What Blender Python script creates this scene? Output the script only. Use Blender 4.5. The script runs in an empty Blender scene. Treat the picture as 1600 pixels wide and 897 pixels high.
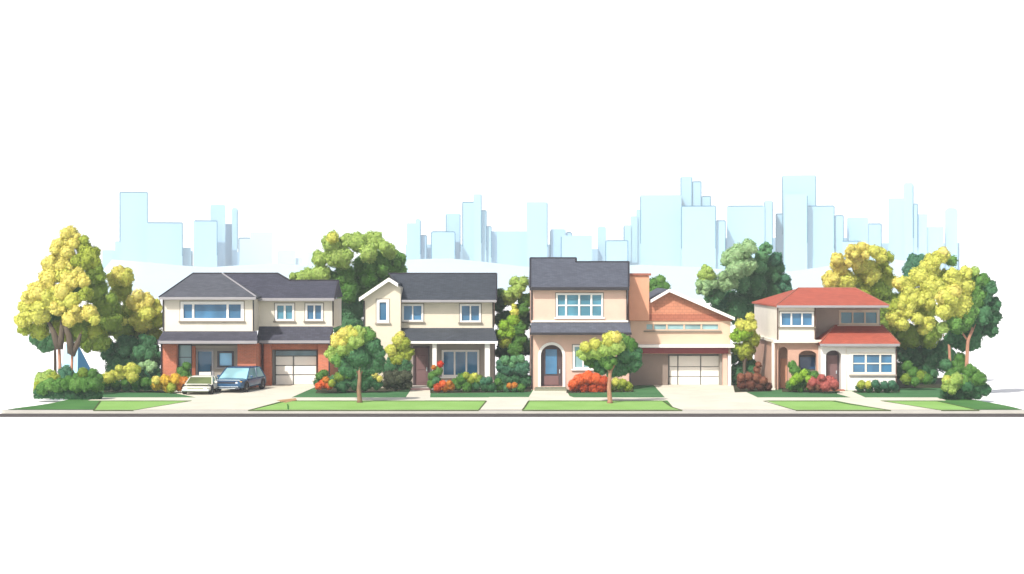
import bpy, math, random
import numpy as np
from mathutils import Vector
random.seed(7); RNG = np.random.default_rng(11)
S = bpy.context.scene
COL = S.collection
R = math.radians
F, HZ, CH = 2500.0, 422.0, 7.36          # focal length in photo pixels, horizon row, eye height

# ---------------------------------------------------------------- measuring helpers
def at(px, py, Y):
    D = 100 + Y
    return Vector(((px - 800) * D / F, Y, CH - (py - HZ) * D / F))
def gp(px, py, z=0.0):
    D = F * (CH - z) / (py - HZ)
    return Vector(((px - 800) * D / F, D - 100, z))
def gx(px, Y): return (px - 800) * (100 + Y) / F
def gz(py, Y): return CH - (py - HZ) * (100 + Y) / F
def lin(c):
    out = []
    for v in c[:3]:
        v = v / 255.0
        out.append(v / 12.92 if v <= 0.04045 else ((v + 0.055) / 1.055) ** 2.4)
    return tuple(out)

# ---------------------------------------------------------------- materials
def new_mat(name):
    m = bpy.data.materials.new(name); m.use_nodes = True
    nt = m.node_tree; b = nt.nodes['Principled BSDF']
    return m, nt, b
def mix_rgb(nt, fac, a, b, mode='MIX'):
    n = nt.nodes.new('ShaderNodeMix'); n.data_type = 'RGBA'; n.blend_type = mode
    for i, v in ((0, fac), (6, a), (7, b)):
        if hasattr(v, 'is_linked') or isinstance(v, bpy.types.NodeSocket): nt.links.new(v, n.inputs[i])
        elif i == 0: n.inputs[0].default_value = v
        else: n.inputs[i].default_value = (*v[:3], 1)
    return n.outputs[2]
def coords(nt, scale=(1, 1, 1)):
    tc = nt.nodes.new('ShaderNodeTexCoord'); mp = nt.nodes.new('ShaderNodeMapping')
    mp.inputs['Scale'].default_value = scale
    nt.links.new(tc.outputs['Object'], mp.inputs[0]); return mp.outputs[0]
def noise(nt, vec, scale, detail=4, rough=.6):
    n = nt.nodes.new('ShaderNodeTexNoise'); n.inputs['Scale'].default_value = scale
    n.inputs['Detail'].default_value = detail; n.inputs['Roughness'].default_value = rough
    nt.links.new(vec, n.inputs['Vector']); return n.outputs['Fac']
def ramp(nt, fac, a, b, ca=(0, 0, 0), cb=(1, 1, 1)):
    n = nt.nodes.new('ShaderNodeValToRGB'); e = n.color_ramp.elements
    e[0].position = a; e[0].color = (*ca, 1); e[1].position = b; e[1].color = (*cb, 1)
    nt.links.new(fac, n.inputs[0]); return n.outputs[0]
def bump(nt, b, h, strength=.3, dist=.02):
    n = nt.nodes.new('ShaderNodeBump'); n.inputs['Strength'].default_value = strength
    n.inputs['Distance'].default_value = dist
    nt.links.new(h, n.inputs['Height']); nt.links.new(n.outputs[0], b.inputs['Normal'])
def dk(c, k): return tuple(v * k for v in c)

def paint(name, rgb, k=.8, rough=.6, var=.06, nscale=1.2, bmp=.15, spec=.3, metal=0):
    m, nt, b = new_mat(name); c = dk(lin(rgb), k)
    v = coords(nt); n = noise(nt, v, nscale, 5)
    fine = noise(nt, v, 28, 3)
    col = mix_rgb(nt, ramp(nt, n, .3, .7), dk(c, 1 - var), dk(c, 1 + var))
    nt.links.new(col, b.inputs['Base Color'])
    b.inputs['Roughness'].default_value = rough; b.inputs['Specular IOR Level'].default_value = spec
    b.inputs['Metallic'].default_value = metal
    if bmp: bump(nt, b, fine, bmp, .01)
    return m
def shingle(name, rgb, k=.8, sx=3.2, sy=4.4, var=.16, rough=.75):
    m, nt, b = new_mat(name); c = dk(lin(rgb), k)
    tc = nt.nodes.new('ShaderNodeTexCoord'); sep = nt.nodes.new('ShaderNodeSeparateXYZ')
    nt.links.new(tc.outputs['Object'], sep.inputs[0])
    cb = nt.nodes.new('ShaderNodeCombineXYZ')
    add = nt.nodes.new('ShaderNodeMath'); add.operation = 'MULTIPLY_ADD'
    nt.links.new(sep.outputs[2], add.inputs[0]); add.inputs[1].default_value = 1.0
    nt.links.new(sep.outputs[1], add.inputs[2])
    nt.links.new(sep.outputs[0], cb.inputs[0]); nt.links.new(add.outputs[0], cb.inputs[1])
    br = nt.nodes.new('ShaderNodeTexBrick'); br.inputs['Scale'].default_value = 1
    br.inputs['Brick Width'].default_value = 1 / sx; br.inputs['Row Height'].default_value = 1 / sy
    br.inputs['Mortar Size'].default_value = .012; br.inputs['Bias'].default_value = 0
    br.inputs['Color1'].default_value = (*dk(c, 1 - var), 1); br.inputs['Color2'].default_value = (*dk(c, 1 + var), 1)
    br.inputs['Mortar'].default_value = (*dk(c, .72), 1)
    nt.links.new(cb.outputs[0], br.inputs['Vector'])
    n = noise(nt, tc.outputs['Object'], 1.1, 5)
    col = mix_rgb(nt, .5, br.outputs['Color'], ramp(nt, n, .3, .7, (.8, .8, .8), (1.15, 1.15, 1.15)), 'MULTIPLY')
    nt.links.new(col, b.inputs['Base Color']); b.inputs['Roughness'].default_value = rough
    b.inputs['Specular IOR Level'].default_value = .25
    bump(nt, b, br.outputs['Fac'], -.35, .02)
    return m
def brickwork(name, rgb, k=.8):
    m, nt, b = new_mat(name); c = dk(lin(rgb), k)
    tc = nt.nodes.new('ShaderNodeTexCoord'); sep = nt.nodes.new('ShaderNodeSeparateXYZ')
    nt.links.new(tc.outputs['Object'], sep.inputs[0]); cb = nt.nodes.new('ShaderNodeCombineXYZ')
    add = nt.nodes.new('ShaderNodeMath'); nt.links.new(sep.outputs[0], add.inputs[0]); nt.links.new(sep.outputs[1], add.inputs[1])
    nt.links.new(add.outputs[0], cb.inputs[0]); nt.links.new(sep.outputs[2], cb.inputs[1])
    br = nt.nodes.new('ShaderNodeTexBrick'); br.inputs['Scale'].default_value = 1
    br.inputs['Brick Width'].default_value = .23; br.inputs['Row Height'].default_value = .085
    br.inputs['Mortar Size'].default_value = .006
    br.inputs['Color1'].default_value = (*dk(c, .9), 1); br.inputs['Color2'].default_value = (*dk(c, 1.12), 1)
    br.inputs['Mortar'].default_value = (*[.6 * v + .4 * .45 for v in c], 1)
    nt.links.new(cb.outputs[0], br.inputs['Vector']); nt.links.new(br.outputs['Color'], b.inputs['Base Color'])
    b.inputs['Roughness'].default_value = .85; bump(nt, b, br.outputs['Fac'], -.3, .01)
    return m
def glass(name, rgb, k=.8, rough=.08):
    m, nt, b = new_mat(name); c = dk(lin(rgb), k)
    v = coords(nt, (.9, .9, .5)); n = noise(nt, v, 1.1, 1, .3)
    col = mix_rgb(nt, ramp(nt, n, .42, .58), dk(c, .8), dk(c, 1.15))
    nt.links.new(col, b.inputs['Base Color']); b.inputs['Roughness'].default_value = rough
    b.inputs['Specular IOR Level'].default_value = .5
    return m
def ground_mat(name, rgb, k, rgb2, s1=.35, s2=9, bmp=.4, bd=.03, rough=.95):
    m, nt, b = new_mat(name); c = dk(lin(rgb), k); c2 = dk(lin(rgb2), k)
    v = coords(nt); n = noise(nt, v, s1, 5); f = noise(nt, v, s2, 6, .8)
    col = mix_rgb(nt, ramp(nt, n, .38, .62), c, c2)
    col = mix_rgb(nt, .55, col, ramp(nt, f, .3, .7, (.72, .72, .72), (1.25, 1.25, 1.25)), 'MULTIPLY')
    nt.links.new(col, b.inputs['Base Color']); b.inputs['Roughness'].default_value = rough
    b.inputs['Specular IOR Level'].default_value = .15
    bump(nt, b, f, bmp, bd)
    return m
def leaf_mat():
    m, nt, b = new_mat('leaves')
    a = nt.nodes.new('ShaderNodeAttribute'); a.attribute_name = 'leaf_colour_and_light'
    nt.links.new(a.outputs['Color'], b.inputs['Base Color'])
    b.inputs['Roughness'].default_value = .6; b.inputs['Specular IOR Level'].default_value = .2
    tr = nt.nodes.new('ShaderNodeBsdfTranslucent'); nt.links.new(a.outputs['Color'], tr.inputs[0])
    mx = nt.nodes.new('ShaderNodeMixShader'); mx.inputs[0].default_value = .3
    nt.links.new(b.outputs[0], mx.inputs[1]); nt.links.new(tr.outputs[0], mx.inputs[2])
    nt.links.new(mx.outputs[0], nt.nodes['Material Output'].inputs[0])
    return m
def bark(name, rgb, k=.8):
    m, nt, b = new_mat(name); c = dk(lin(rgb), k)
    v = coords(nt, (1, 1, .18)); n = noise(nt, v, 16, 5, .7)
    nt.links.new(mix_rgb(nt, ramp(nt, n, .3, .7), dk(c, .6), dk(c, 1.25)), b.inputs['Base Color'])
    b.inputs['Roughness'].default_value = .9; bump(nt, b, n, .6, .03)
    return m

K = .82
M = dict(shadewall=paint('garage_shade_brown', (150, 134, 124), K), 
    cream=paint('cream_stucco', (238, 230, 214), K), cream2=paint('warm_stucco', (228, 218, 198), K),
    pink=paint('pink_stucco', (231, 194, 176), K), peach=paint('peach_stucco', (230, 200, 174), K),
    tan=paint('tan_stucco', (208, 166, 146), K), ivory=paint('ivory_stucco', (244, 238, 226), K),
    white=paint('white_paint', (250, 247, 243), .85, .45, .02), fascia=paint('grey_fascia', (160, 158, 162), K, .5),
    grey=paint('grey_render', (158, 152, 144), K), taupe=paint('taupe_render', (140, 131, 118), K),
    taupe2=paint('taupe_and_porch_shade', (176, 166, 156), K),
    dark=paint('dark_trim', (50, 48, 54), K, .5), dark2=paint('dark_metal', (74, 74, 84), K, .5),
    brown2=paint('pipe_brown', (96, 72, 62), K), brown=paint('brown_trim', (176, 100, 70), K), door=paint('mauve_door', (128, 98, 98), K, .5),
    doord=paint('dark_door', (88, 74, 78), K, .5), maroon=paint('maroon_band', (140, 66, 70), K, .6),
    gdoor=paint('garage_door', (246, 243, 236), .9, .5, .03), gframe=paint('garage_frame', (120, 122, 122), K),
    terra2=shingle('rust_tiles', (192, 120, 96), .74, 3.5, 5, .04), terra=shingle('terracotta_tiles', (216, 146, 116), .76, 3.5, 5, .04), chim=paint('chimney_render', (230, 168, 136), K),
    chimcap=paint('chimney_cap', (170, 104, 84), K), brick=brickwork('red_brick', (206, 118, 84), K),
    roof1b=shingle('slate_roof_light', (96, 99, 108), .74), roof1=shingle('slate_roof_a', (80, 81, 95), .7), roof2=shingle('slate_roof_b', (76, 82, 91), .7),
    roof3=shingle('slate_roof_c', (98, 103, 116), .7), red=shingle('red_tiles', (200, 104, 84), .7, 3.5, 5, .1),
    glass=glass('blue_glass', (74, 132, 174), .7), glasst=glass('teal_glass', (84, 148, 172), .72),
    glassd=glass('dark_glass', (48, 82, 122), K), glassd2=glass('shaded_glass', (92, 130, 144), .7), glassp=glass('pale_glass', (150, 190, 196), K),
    glassb=glass('bright_glass', (132, 196, 236), .95), step=paint('step_stone', (140, 142, 122), K, .9),
    stone=paint('pale_step', (222, 214, 204), K, .9), edging=ground_mat('edging_turf', (104, 122, 70), .6, (92, 104, 62), 1, 14), fence=paint('dark_timber', (60, 56, 50), .6, .8),
    kerb=paint('kerb_concrete', (206, 204, 196), K, .9, .05), gutter=paint('road_edge', (96, 90, 88), .6, .95),
    path=ground_mat('path_concrete', (238, 232, 214), K, (226, 221, 204), .5, 30, .15, .005),
    lawn=ground_mat('lawn_grass', (150, 194, 108), .86, (140, 184, 96), .4, 12),
    lawn2=ground_mat('shaded_garden_grass', (88, 142, 92), .7, (78, 130, 82), .4, 12),
    lawn3=ground_mat('tree_shaded_grass', (86, 138, 72), .8, (74, 124, 64), .4, 12),  # darker green paints the tree shadow at both lawn ends
    soil=ground_mat('mulch', (70, 74, 52), .8, (60, 62, 44), 1, 20),
    dirt=ground_mat('bare_dirt', (200, 160, 116), .8, (190, 150, 110), 1, 20),
    ground=paint('white_ground', (252, 252, 252), .97, 1, .004, .05, 0, 0),
    leaf=leaf_mat(), bark=bark('pink_bark', (190, 138, 112)), barkd=bark('dark_bark', (96, 84, 70)),
    barkb=bark('brown_bark', (150, 116, 92)),
    tyre=paint('tyre_rubber', (44, 42, 46), K, .8), rim=paint('wheel_rim', (176, 180, 182), K, .3, .02, 1, 0, .5, .6),
    carblue=paint('blue_car_paint', (48, 98, 142), .64, .22, .02, 1, 0, .6), carolive=paint('olive_car_paint', (128, 134, 84), K, .25, .02, 1, 0, .6),
    carwhite=paint('white_car_paint', (228, 226, 214), K, .25, .02, 1, 0, .6), carglass=glass('car_glass', (150, 196, 204), K, .05),
    carglassd=glass('dark_car_glass', (104, 116, 72), K, .05),
    lampw=paint('headlamp', (250, 250, 244), .9, .15, .01, 1, 0, .6), lampo=paint('indicator_lamp', (236, 184, 96), .9, .15, .01, 1, 0, .6),
    chrome=paint('chrome', (210, 222, 230), .9, .2, .01, 1, 0, .6, .3), black=paint('black_plastic', (48, 56, 74), K, .5, .02, 1, 0),
    tentp=paint('pale_blue_canvas', (170, 212, 232), K), tentb=paint('blue_canvas', (66, 132, 176), K),
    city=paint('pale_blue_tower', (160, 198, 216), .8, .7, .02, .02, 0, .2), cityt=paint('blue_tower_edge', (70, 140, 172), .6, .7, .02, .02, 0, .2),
    city2=paint('paler_blue_tower', (158, 196, 220), .8, .7, .02, .02, 0, .2), mist=paint('pale_blue_mist', (196, 216, 226), .92, .9, .02, .02, 0, .1), city3=paint('faint_blue_tower', (190, 214, 226), .86, .7, .02, .02, 0, .2),
)

# ---------------------------------------------------------------- mesh builder
class MB:
    def __init__(s): s.v = []; s.f = []; s.mi = []; s.cur = 0
    def poly(s, pts, faces=None):
        o = len(s.v); s.v += [tuple(p) for p in pts]
        for f in (faces or [tuple(range(len(pts)))]): s.f.append(tuple(o + i for i in f)); s.mi.append(s.cur)
        return s
    def box(s, x0, x1, y0, y1, z0, z1):
        x0, x1 = sorted((x0, x1)); y0, y1 = sorted((y0, y1)); z0, z1 = sorted((z0, z1))
        return s.poly([(x0, y0, z0), (x1, y0, z0), (x1, y1, z0), (x0, y1, z0), (x0, y0, z1), (x1, y0, z1), (x1, y1, z1), (x0, y1, z1)],
                      [(0, 3, 2, 1), (4, 5, 6, 7), (0, 1, 5, 4), (1, 2, 6, 5), (2, 3, 7, 6), (3, 0, 4, 7)])
    def prism(s, pts2, y0, y1):
        """outline in (x,z), counter-clockwise seen from the front, extruded in depth"""
        n = len(pts2); pts = [(x, y0, z) for x, z in pts2] + [(x, y1, z) for x, z in pts2]
        fs = [tuple(range(n)), tuple(range(2 * n - 1, n - 1, -1))]
        fs += [(i, i + n, (i + 1) % n + n, (i + 1) % n) for i in range(n)]
        return s.poly(pts, fs)
    def slab(s, pts2, z0, z1):
        """outline in (x,y) extruded upward"""
        n = len(pts2); pts = [(x, y, z0) for x, y in pts2] + [(x, y, z1) for x, y in pts2]
        fs = [tuple(range(n - 1, -1, -1)), tuple(range(n, 2 * n))]
        fs += [(i, (i + 1) % n, (i + 1) % n + n, i + n) for i in range(n)]
        return s.poly(pts, fs)
    def tube(s, p, r, n=10):
        """tube along points p with radii r"""
        p = [Vector(q) for q in p]; rings = []
        for i, q in enumerate(p):
            d = (p[min(i + 1, len(p) - 1)] - p[max(i - 1, 0)]).normalized()
            u = d.cross(Vector((0, 1, .013))).normalized(); w = d.cross(u).normalized()
            rings.append([tuple(q + r[i] * (math.cos(a) * u + math.sin(a) * w)) for a in [2 * math.pi * k / n for k in range(n)]])
        pts = [v for ring in rings for v in ring]; fs = []
        for i in range(len(p) - 1):
            for k in range(n):
                fs.append((i * n + k, i * n + (k + 1) % n, (i + 1) * n + (k + 1) % n, (i + 1) * n + k))
        fs.append(tuple(range(n - 1, -1, -1))); fs.append(tuple((len(p) - 1) * n + k for k in range(n)))
        return s.poly(pts, fs)
    def build(s, name, mats, parent=None, smooth=False, bevel=0, seg=2):
        me = bpy.data.meshes.new(name); me.from_pydata(s.v, [], s.f); me.update()
        mats = mats if isinstance(mats, (list, tuple)) else [mats]
        for m in mats: me.materials.append(M[m] if isinstance(m, str) else m)
        me.polygons.foreach_set('material_index', s.mi)
        import bmesh
        bm = bmesh.new(); bm.from_mesh(me); bmesh.ops.recalc_face_normals(bm, faces=bm.faces); bm.to_mesh(me); bm.free()
        o = bpy.data.objects.new(name, me); COL.objects.link(o)
        if smooth: me.polygons.foreach_set('use_smooth', [True] * len(me.polygons))
        if bevel:
            b = o.modifiers.new('Bevel', 'BEVEL'); b.width = bevel; b.segments = seg; b.limit_method = 'ANGLE'; b.angle_limit = R(40)
        if parent is not None: o.parent = parent
        return o
def empty(name, label, cat, group=None, loc=None):
    o = bpy.data.objects.new(name, None); COL.objects.link(o); o.empty_display_size = .5
    o['label'] = label; o['category'] = cat
    if group: o['group'] = group
    return o
def tag(o, label, cat, group=None):
    o['label'] = label; o['category'] = cat
    if group: o['group'] = group
    return o
def struct(o, kind='structure'): o['kind'] = kind; return o
def settle(root, base):
    """put a thing's origin at its base, leaving its parts where they stand"""
    root.location = base
    for c in root.children: c.matrix_parent_inverse.identity(); c.location = c.location - Vector(base)

# ---------------------------------------------------------------- house parts
def block(mb, px0, px1, py0, py1, Y, depth, openings=(), z0=None, reveal=.22):
    """a solid storey: front face with real openings, reveals, sides and back. openings: pixel rects at plane Y"""
    x0, x1 = gx(px0, Y), gx(px1, Y); zt = gz(py0, Y); zb = gz(py1, Y) if z0 is None else z0
    ops = [(gx(a, Y), gx(b, Y), gz(d, Y), gz(c, Y)) for a, b, c, d in openings]
    ops = [(a, b, max(c, zb), d) for a, b, c, d in ops]
    xs = sorted({x0, x1, *[o[0] for o in ops], *[o[1] for o in ops]}); zs = sorted({zb, zt, *[o[2] for o in ops], *[o[3] for o in ops]})
    for i in range(len(xs) - 1):
        for j in range(len(zs) - 1):
            cx, cz = (xs[i] + xs[i + 1]) / 2, (zs[j] + zs[j + 1]) / 2
            if any(a < cx < b and c < cz < d for a, b, c, d in ops): continue
            mb.poly([(xs[i], Y, zs[j]), (xs[i + 1], Y, zs[j]), (xs[i + 1], Y, zs[j + 1]), (xs[i], Y, zs[j + 1])])
    for a, b, c, d in ops:
        r = Y + reveal
        mb.poly([(a, Y, c), (a, Y, d), (a, r, d), (a, r, c)]); mb.poly([(b, Y, d), (b, Y, c), (b, r, c), (b, r, d)])
        mb.poly([(a, Y, d), (b, Y, d), (b, r, d), (a, r, d)])
        if c > zb + .01: mb.poly([(a, Y, c), (a, r, c), (b, r, c), (b, Y, c)])
    yb = Y + depth
    mb.poly([(x0, Y, zb), (x0, Y, zt), (x0, yb, zt), (x0, yb, zb)]); mb.poly([(x1, Y, zt), (x1, Y, zb), (x1, yb, zb), (x1, yb, zt)])
    mb.poly([(x0, yb, zb), (x1, yb, zb), (x1, yb, zt), (x0, yb, zt)])
    mb.poly([(x0, Y, zt), (x1, Y, zt), (x1, yb, zt), (x0, yb, zt)])
    return mb
def spandrels(mb, cx, r, zs, y0, y1, sq=1.0):
    """fills the two corners above a round-headed opening"""
    n = 10; zt = zs + r * sq
    for sgn in (-1, 1):
        pts = [(cx + sgn * r * math.cos(t), zs + r * sq * math.sin(t)) for t in [i * math.pi / 2 / n for i in range(n + 1)]]
        for a, b in zip(pts, pts[1:]):
            mb.poly([(a[0], y0, a[1]), (b[0], y0, b[1]), (b[0], y1, b[1]), (a[0], y1, a[1])])
            mb.poly([(a[0], y0, a[1]), (b[0], y0, b[1]), (cx + sgn * r, y0, zt + .002)])
def arch_band(mb, cx, ri, ro, zb, zs, y0, y1, sq=1.0):
    n = 16; inn = [(cx + ri * math.cos(t), zs + ri * sq * math.sin(t)) for t in [math.pi * i / n for i in range(n + 1)]]
    out = [(cx + ro * math.cos(t), zs + (ri * sq + ro - ri) * math.sin(t)) for t in [math.pi * i / n for i in range(n + 1)]]
    inn = [(cx + ri, zb)] + inn + [(cx - ri, zb)]; out = [(cx + ro, zb)] + out + [(cx - ro, zb)]
    for (a, b), (c, d) in zip(zip(inn, inn[1:]), zip(out, out[1:])):
        mb.prism([a, c, d, b], y0, y1)
def window(parent, px0, px1, py0, py1, Y, cols, rows=1, frame='white', pane='glass', bar=.07, sill='white', edge=.08, label=None, rec=.12, proud=.03, splits=None):
    """a window set in its opening: frame (> pane, sill). pixel rect = the opening"""
    x0, x1, zt, zb = gx(px0, Y), gx(px1, Y), gz(py0, Y), gz(py1, Y)
    f = MB(); yf = Y - proud; yb = Y + rec
    f.box(x0 - edge, x1 + edge, yf, yb, zt - bar * .5, zt + edge); f.box(x0 - edge, x1 + edge, yf, yb, zb - edge, zb + bar * .5)
    f.box(x0 - edge, x0 + bar * .5, yf, yb, zb + bar * .5, zt - bar * .5); f.box(x1 - bar * .5, x1 + edge, yf, yb, zb + bar * .5, zt - bar * .5)
    cuts = [gx(p, Y) for p in splits] if splits else [x0 + (x1 - x0) * i / cols for i in range(1, cols)]
    for c in cuts: f.box(c - bar / 2, c + bar / 2, Y + .005, yb, zb + bar * .5, zt - bar * .5)
    ed = [x0 + bar / 2] + [v for c in cuts for v in (c - bar / 2, c + bar / 2)] + [x1 - bar / 2]
    for j in range(1, rows):
        z = zb + (zt - zb) * j / rows
        for a, b in zip(ed[::2], ed[1::2]): f.box(a, b, Y + .03, yb - .01, z - bar * .35, z + bar * .35)
    fo = f.build('window', frame, parent)
    if frame == 'white':
        u = MB(); e = edge + .05; p_ = yf + .015
        u.box(x0 - e, x1 + e, p_, Y - .002, zt + edge, zt + e); u.box(x0 - e, x0 - edge, p_, Y - .002, zb - edge, zt + edge); u.box(x1 + edge, x1 + e, p_, Y - .002, zb - edge, zt + edge)
        u.build('surround', 'taupe', fo)
    g = MB().box(x0 + .01, x1 - .01, yb - .03, yb + .02, zb + .01, zt - .01).build('pane', pane, fo)
    if sill: MB().box(x0 - edge - .1, x1 + edge + .1, yf - .1, yf - .004, zb - edge - .07, zb - edge + .02).build('sill', sill, fo, bevel=.01)
    if label: fo['label'] = label
    return fo
def hip_roof(mb, x0, x1, y0, y1, ze, rx0, rx1, ry, zr, th=.1):
    """eave rectangle, ridge line rx0..rx1 at depth ry, closed below"""
    p = [(x0, y0, ze), (x1, y0, ze), (x1, y1, ze), (x0, y1, ze), (rx0, ry, zr), (rx1, ry, zr)]
    b = [(x0, y0, ze - th), (x1, y0, ze - th), (x1, y1, ze - th), (x0, y1, ze - th)]
    mb.poly(p + b, [(0, 1, 5, 4), (1, 2, 5), (2, 3, 4, 5), (3, 0, 4), (0, 6, 7, 1), (1, 7, 8, 2), (2, 8, 9, 3), (3, 9, 6, 0), (6, 9, 8, 7)])
    return mb
def slope_slab(mb, x0, x1, ya, za, yb, zb, th=.12):
    """a pitched slab from the low edge (ya,za) to the high edge (yb,zb)"""
    mb.poly([(x0, ya, za), (x1, ya, za), (x1, yb, zb), (x0, yb, zb), (x0, ya, za - th), (x1, ya, za - th), (x1, yb, zb - th), (x0, yb, zb - th)],
            [(0, 1, 2, 3), (7, 6, 5, 4), (0, 4, 5, 1), (1, 5, 6, 2), (2, 6, 7, 3), (3, 7, 4, 0)])
    return mb
def bar(mb, a, b, r=.05):
    a, b = Vector(a), Vector(b); mb.tube([a, b], [r, r], 6); return mb

# ================================================================ GROUND AND PAVING
def sheet(name, pix, z, mat, th=.05):
    pts = [gp(x, y, z) for x, y in pix]
    return struct(MB().slab([(p.x, p.y) for p in pts], z - th, z).build(name, mat))
ZR = -.18
struct(MB().poly([(-1500, -140, ZR), (1500, -140, ZR), (1500, 1400, ZR), (-1500, 1400, ZR)]).build('ground', 'ground'))
def rounded(pts, n=8):
    out = []
    m = len(pts)
    for i, (x, y, r) in enumerate(pts):
        p = Vector((x, y)); a = Vector(pts[i - 1][:2]); b = Vector(pts[(i + 1) % m][:2])
        if r <= 0: out.append((x, y)); continue
        u = (a - p).normalized(); w = (b - p).normalized(); s, e = p + u * r, p + w * r
        for k in range(n + 1):
            t = k / n; q = (1 - t) ** 2 * s + 2 * t * (1 - t) * p + t * t * e; out.append((q.x, q.y))
    return out
kY = -16.0
xl, xr = gx(6, kY), gx(1601, kY)
island = rounded([(xl, kY, .5), (xr, kY, .5), (xr + .1, kY + 2.2, 1.8), (xr - 1.0, kY + 9, 3), (xr - .6, 12, 3), (xl + .6, 12, 3), (xl + 1.5, kY + 4.5, 3), (xl + .1, kY + 1.2, 1)])
struct(MB().slab(island, ZR - .01, -.004).build('lawn', 'lawn3'))
kerb = rounded([(xl - .12, kY - .25, .3), (xr + .12, kY - .25, .3), (xr + .12, kY + .02, .05), (xl - .12, kY + .02, .05)])
struct(MB().slab(kerb, ZR - .01, .02).build('kerb', 'kerb', bevel=.02))
gut = rounded([(xl - .1, kY - 2.0, .8), (xr + .15, kY - 2.0, .8), (xr + .15, kY - .252, .1), (xl - .1, kY - .252, .1)])
struct(MB().slab(gut, ZR - .02, ZR + .03).build('road', 'gutter'))
sheet('garden_lawn', [(158, 622), (158, 604), (1470, 600), (1475, 620), (1462, 622)], .004, 'lawn2')  # deeper green paints shade over the upper lawn
def fr(name, pix):
    e = MB(); P = [gp(x, y, .02) for x, y in pix]
    for a, b in zip(P, P[1:] + P[:1]):
        t = (b - a).normalized(); nrm = Vector((-t.y, t.x, 0)) * .045
        e.slab([((a - nrm).x, (a - nrm).y), ((b - nrm).x, (b - nrm).y), ((b + nrm).x, (b + nrm).y), ((a + nrm).x, (a + nrm).y)], -.02, .026)
    struct(e.build('lawn_edging', 'edging'))
    return sheet(name, pix, .008, 'lawn')
fr('lawn', [(157, 626.6), (297, 626.6), (209, 641.0), (146, 641.0)])
fr('lawn', [(447, 626.6), (760, 626.6), (748, 641.0), (388, 641.0)])
fr('lawn', [(826, 626.6), (1036, 626.6), (1050, 636), (1066, 641.0), (816, 641.0), (820, 636)])
fr('lawn', [(1193, 626.6), (1300, 626.6), (1330, 632), (1392, 641.0), (1243, 641.0)])
fr('lawn', [(1378, 626.6), (1464, 626.6), (1530, 641.0), (1470, 641.0)])
struct(MB().slab([(gx(150, -8), -9.65), (gx(1466, -8), -9.65), (gx(1466, -8), -7.7), (gx(150, -8), -7.7)], -.03, .012).build('pavement', 'path'))
def pth(name, pix, z=.016): return sheet(name, pix, z, 'path')
pth('driveway', [(210, 641.1), (386, 641.1), (446, 625), (494, 604), (494, 597), (424, 597), (396, 601), (300, 603), (262, 612), (306, 620.5), (299, 626.6)])
pth('driveway', [(1067, 641.1), (1242, 641.1), (1190, 624), (1140, 600), (1020, 600), (1040, 622), (1052, 636)])
pth('path', [(748, 641.1), (815, 641.1), (819, 637), (824, 628), (830, 620.5), (764, 620.5), (758, 628)], .020)
pth('path', [(634, 621), (642, 609), (673, 609), (672, 621)])
pth('path', [(826, 620.8), (834, 608), (884, 608), (890, 619), (896, 620.8)])
pth('path', [(1310, 611), (1330, 611), (1352, 621), (1380, 627), (1440, 636), (1470, 641.1), (1396, 641.1), (1330, 630), (1304, 625), (1330, 621), (1308, 615)])
sheet('dirt', [(432, 625.5), (462, 622), (464, 625), (446, 629)], .022, 'dirt')
for pix in ([(162, 613), (260, 613), (260, 600), (162, 600)], [(493, 614), (600, 612), (640, 608), (640, 600), (500, 600)], [(672, 614), (772, 613), (772, 601), (672, 601)],
            [(776, 613), (830, 612), (830, 596), (776, 598)], [(885, 614), (990, 612), (990, 603), (885, 603)], [(1148, 613), (1206, 611), (1206, 600), (1145, 600)],
            [(1222, 612), (1312, 613), (1312, 605), (1222, 603)], [(1334, 613), (1406, 612), (1406, 604), (1334, 604)], [(1395, 606), (1470, 606), (1480, 590), (1395, 590)]):
    sheet('garden_bed', pix, .02, 'soil')

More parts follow.
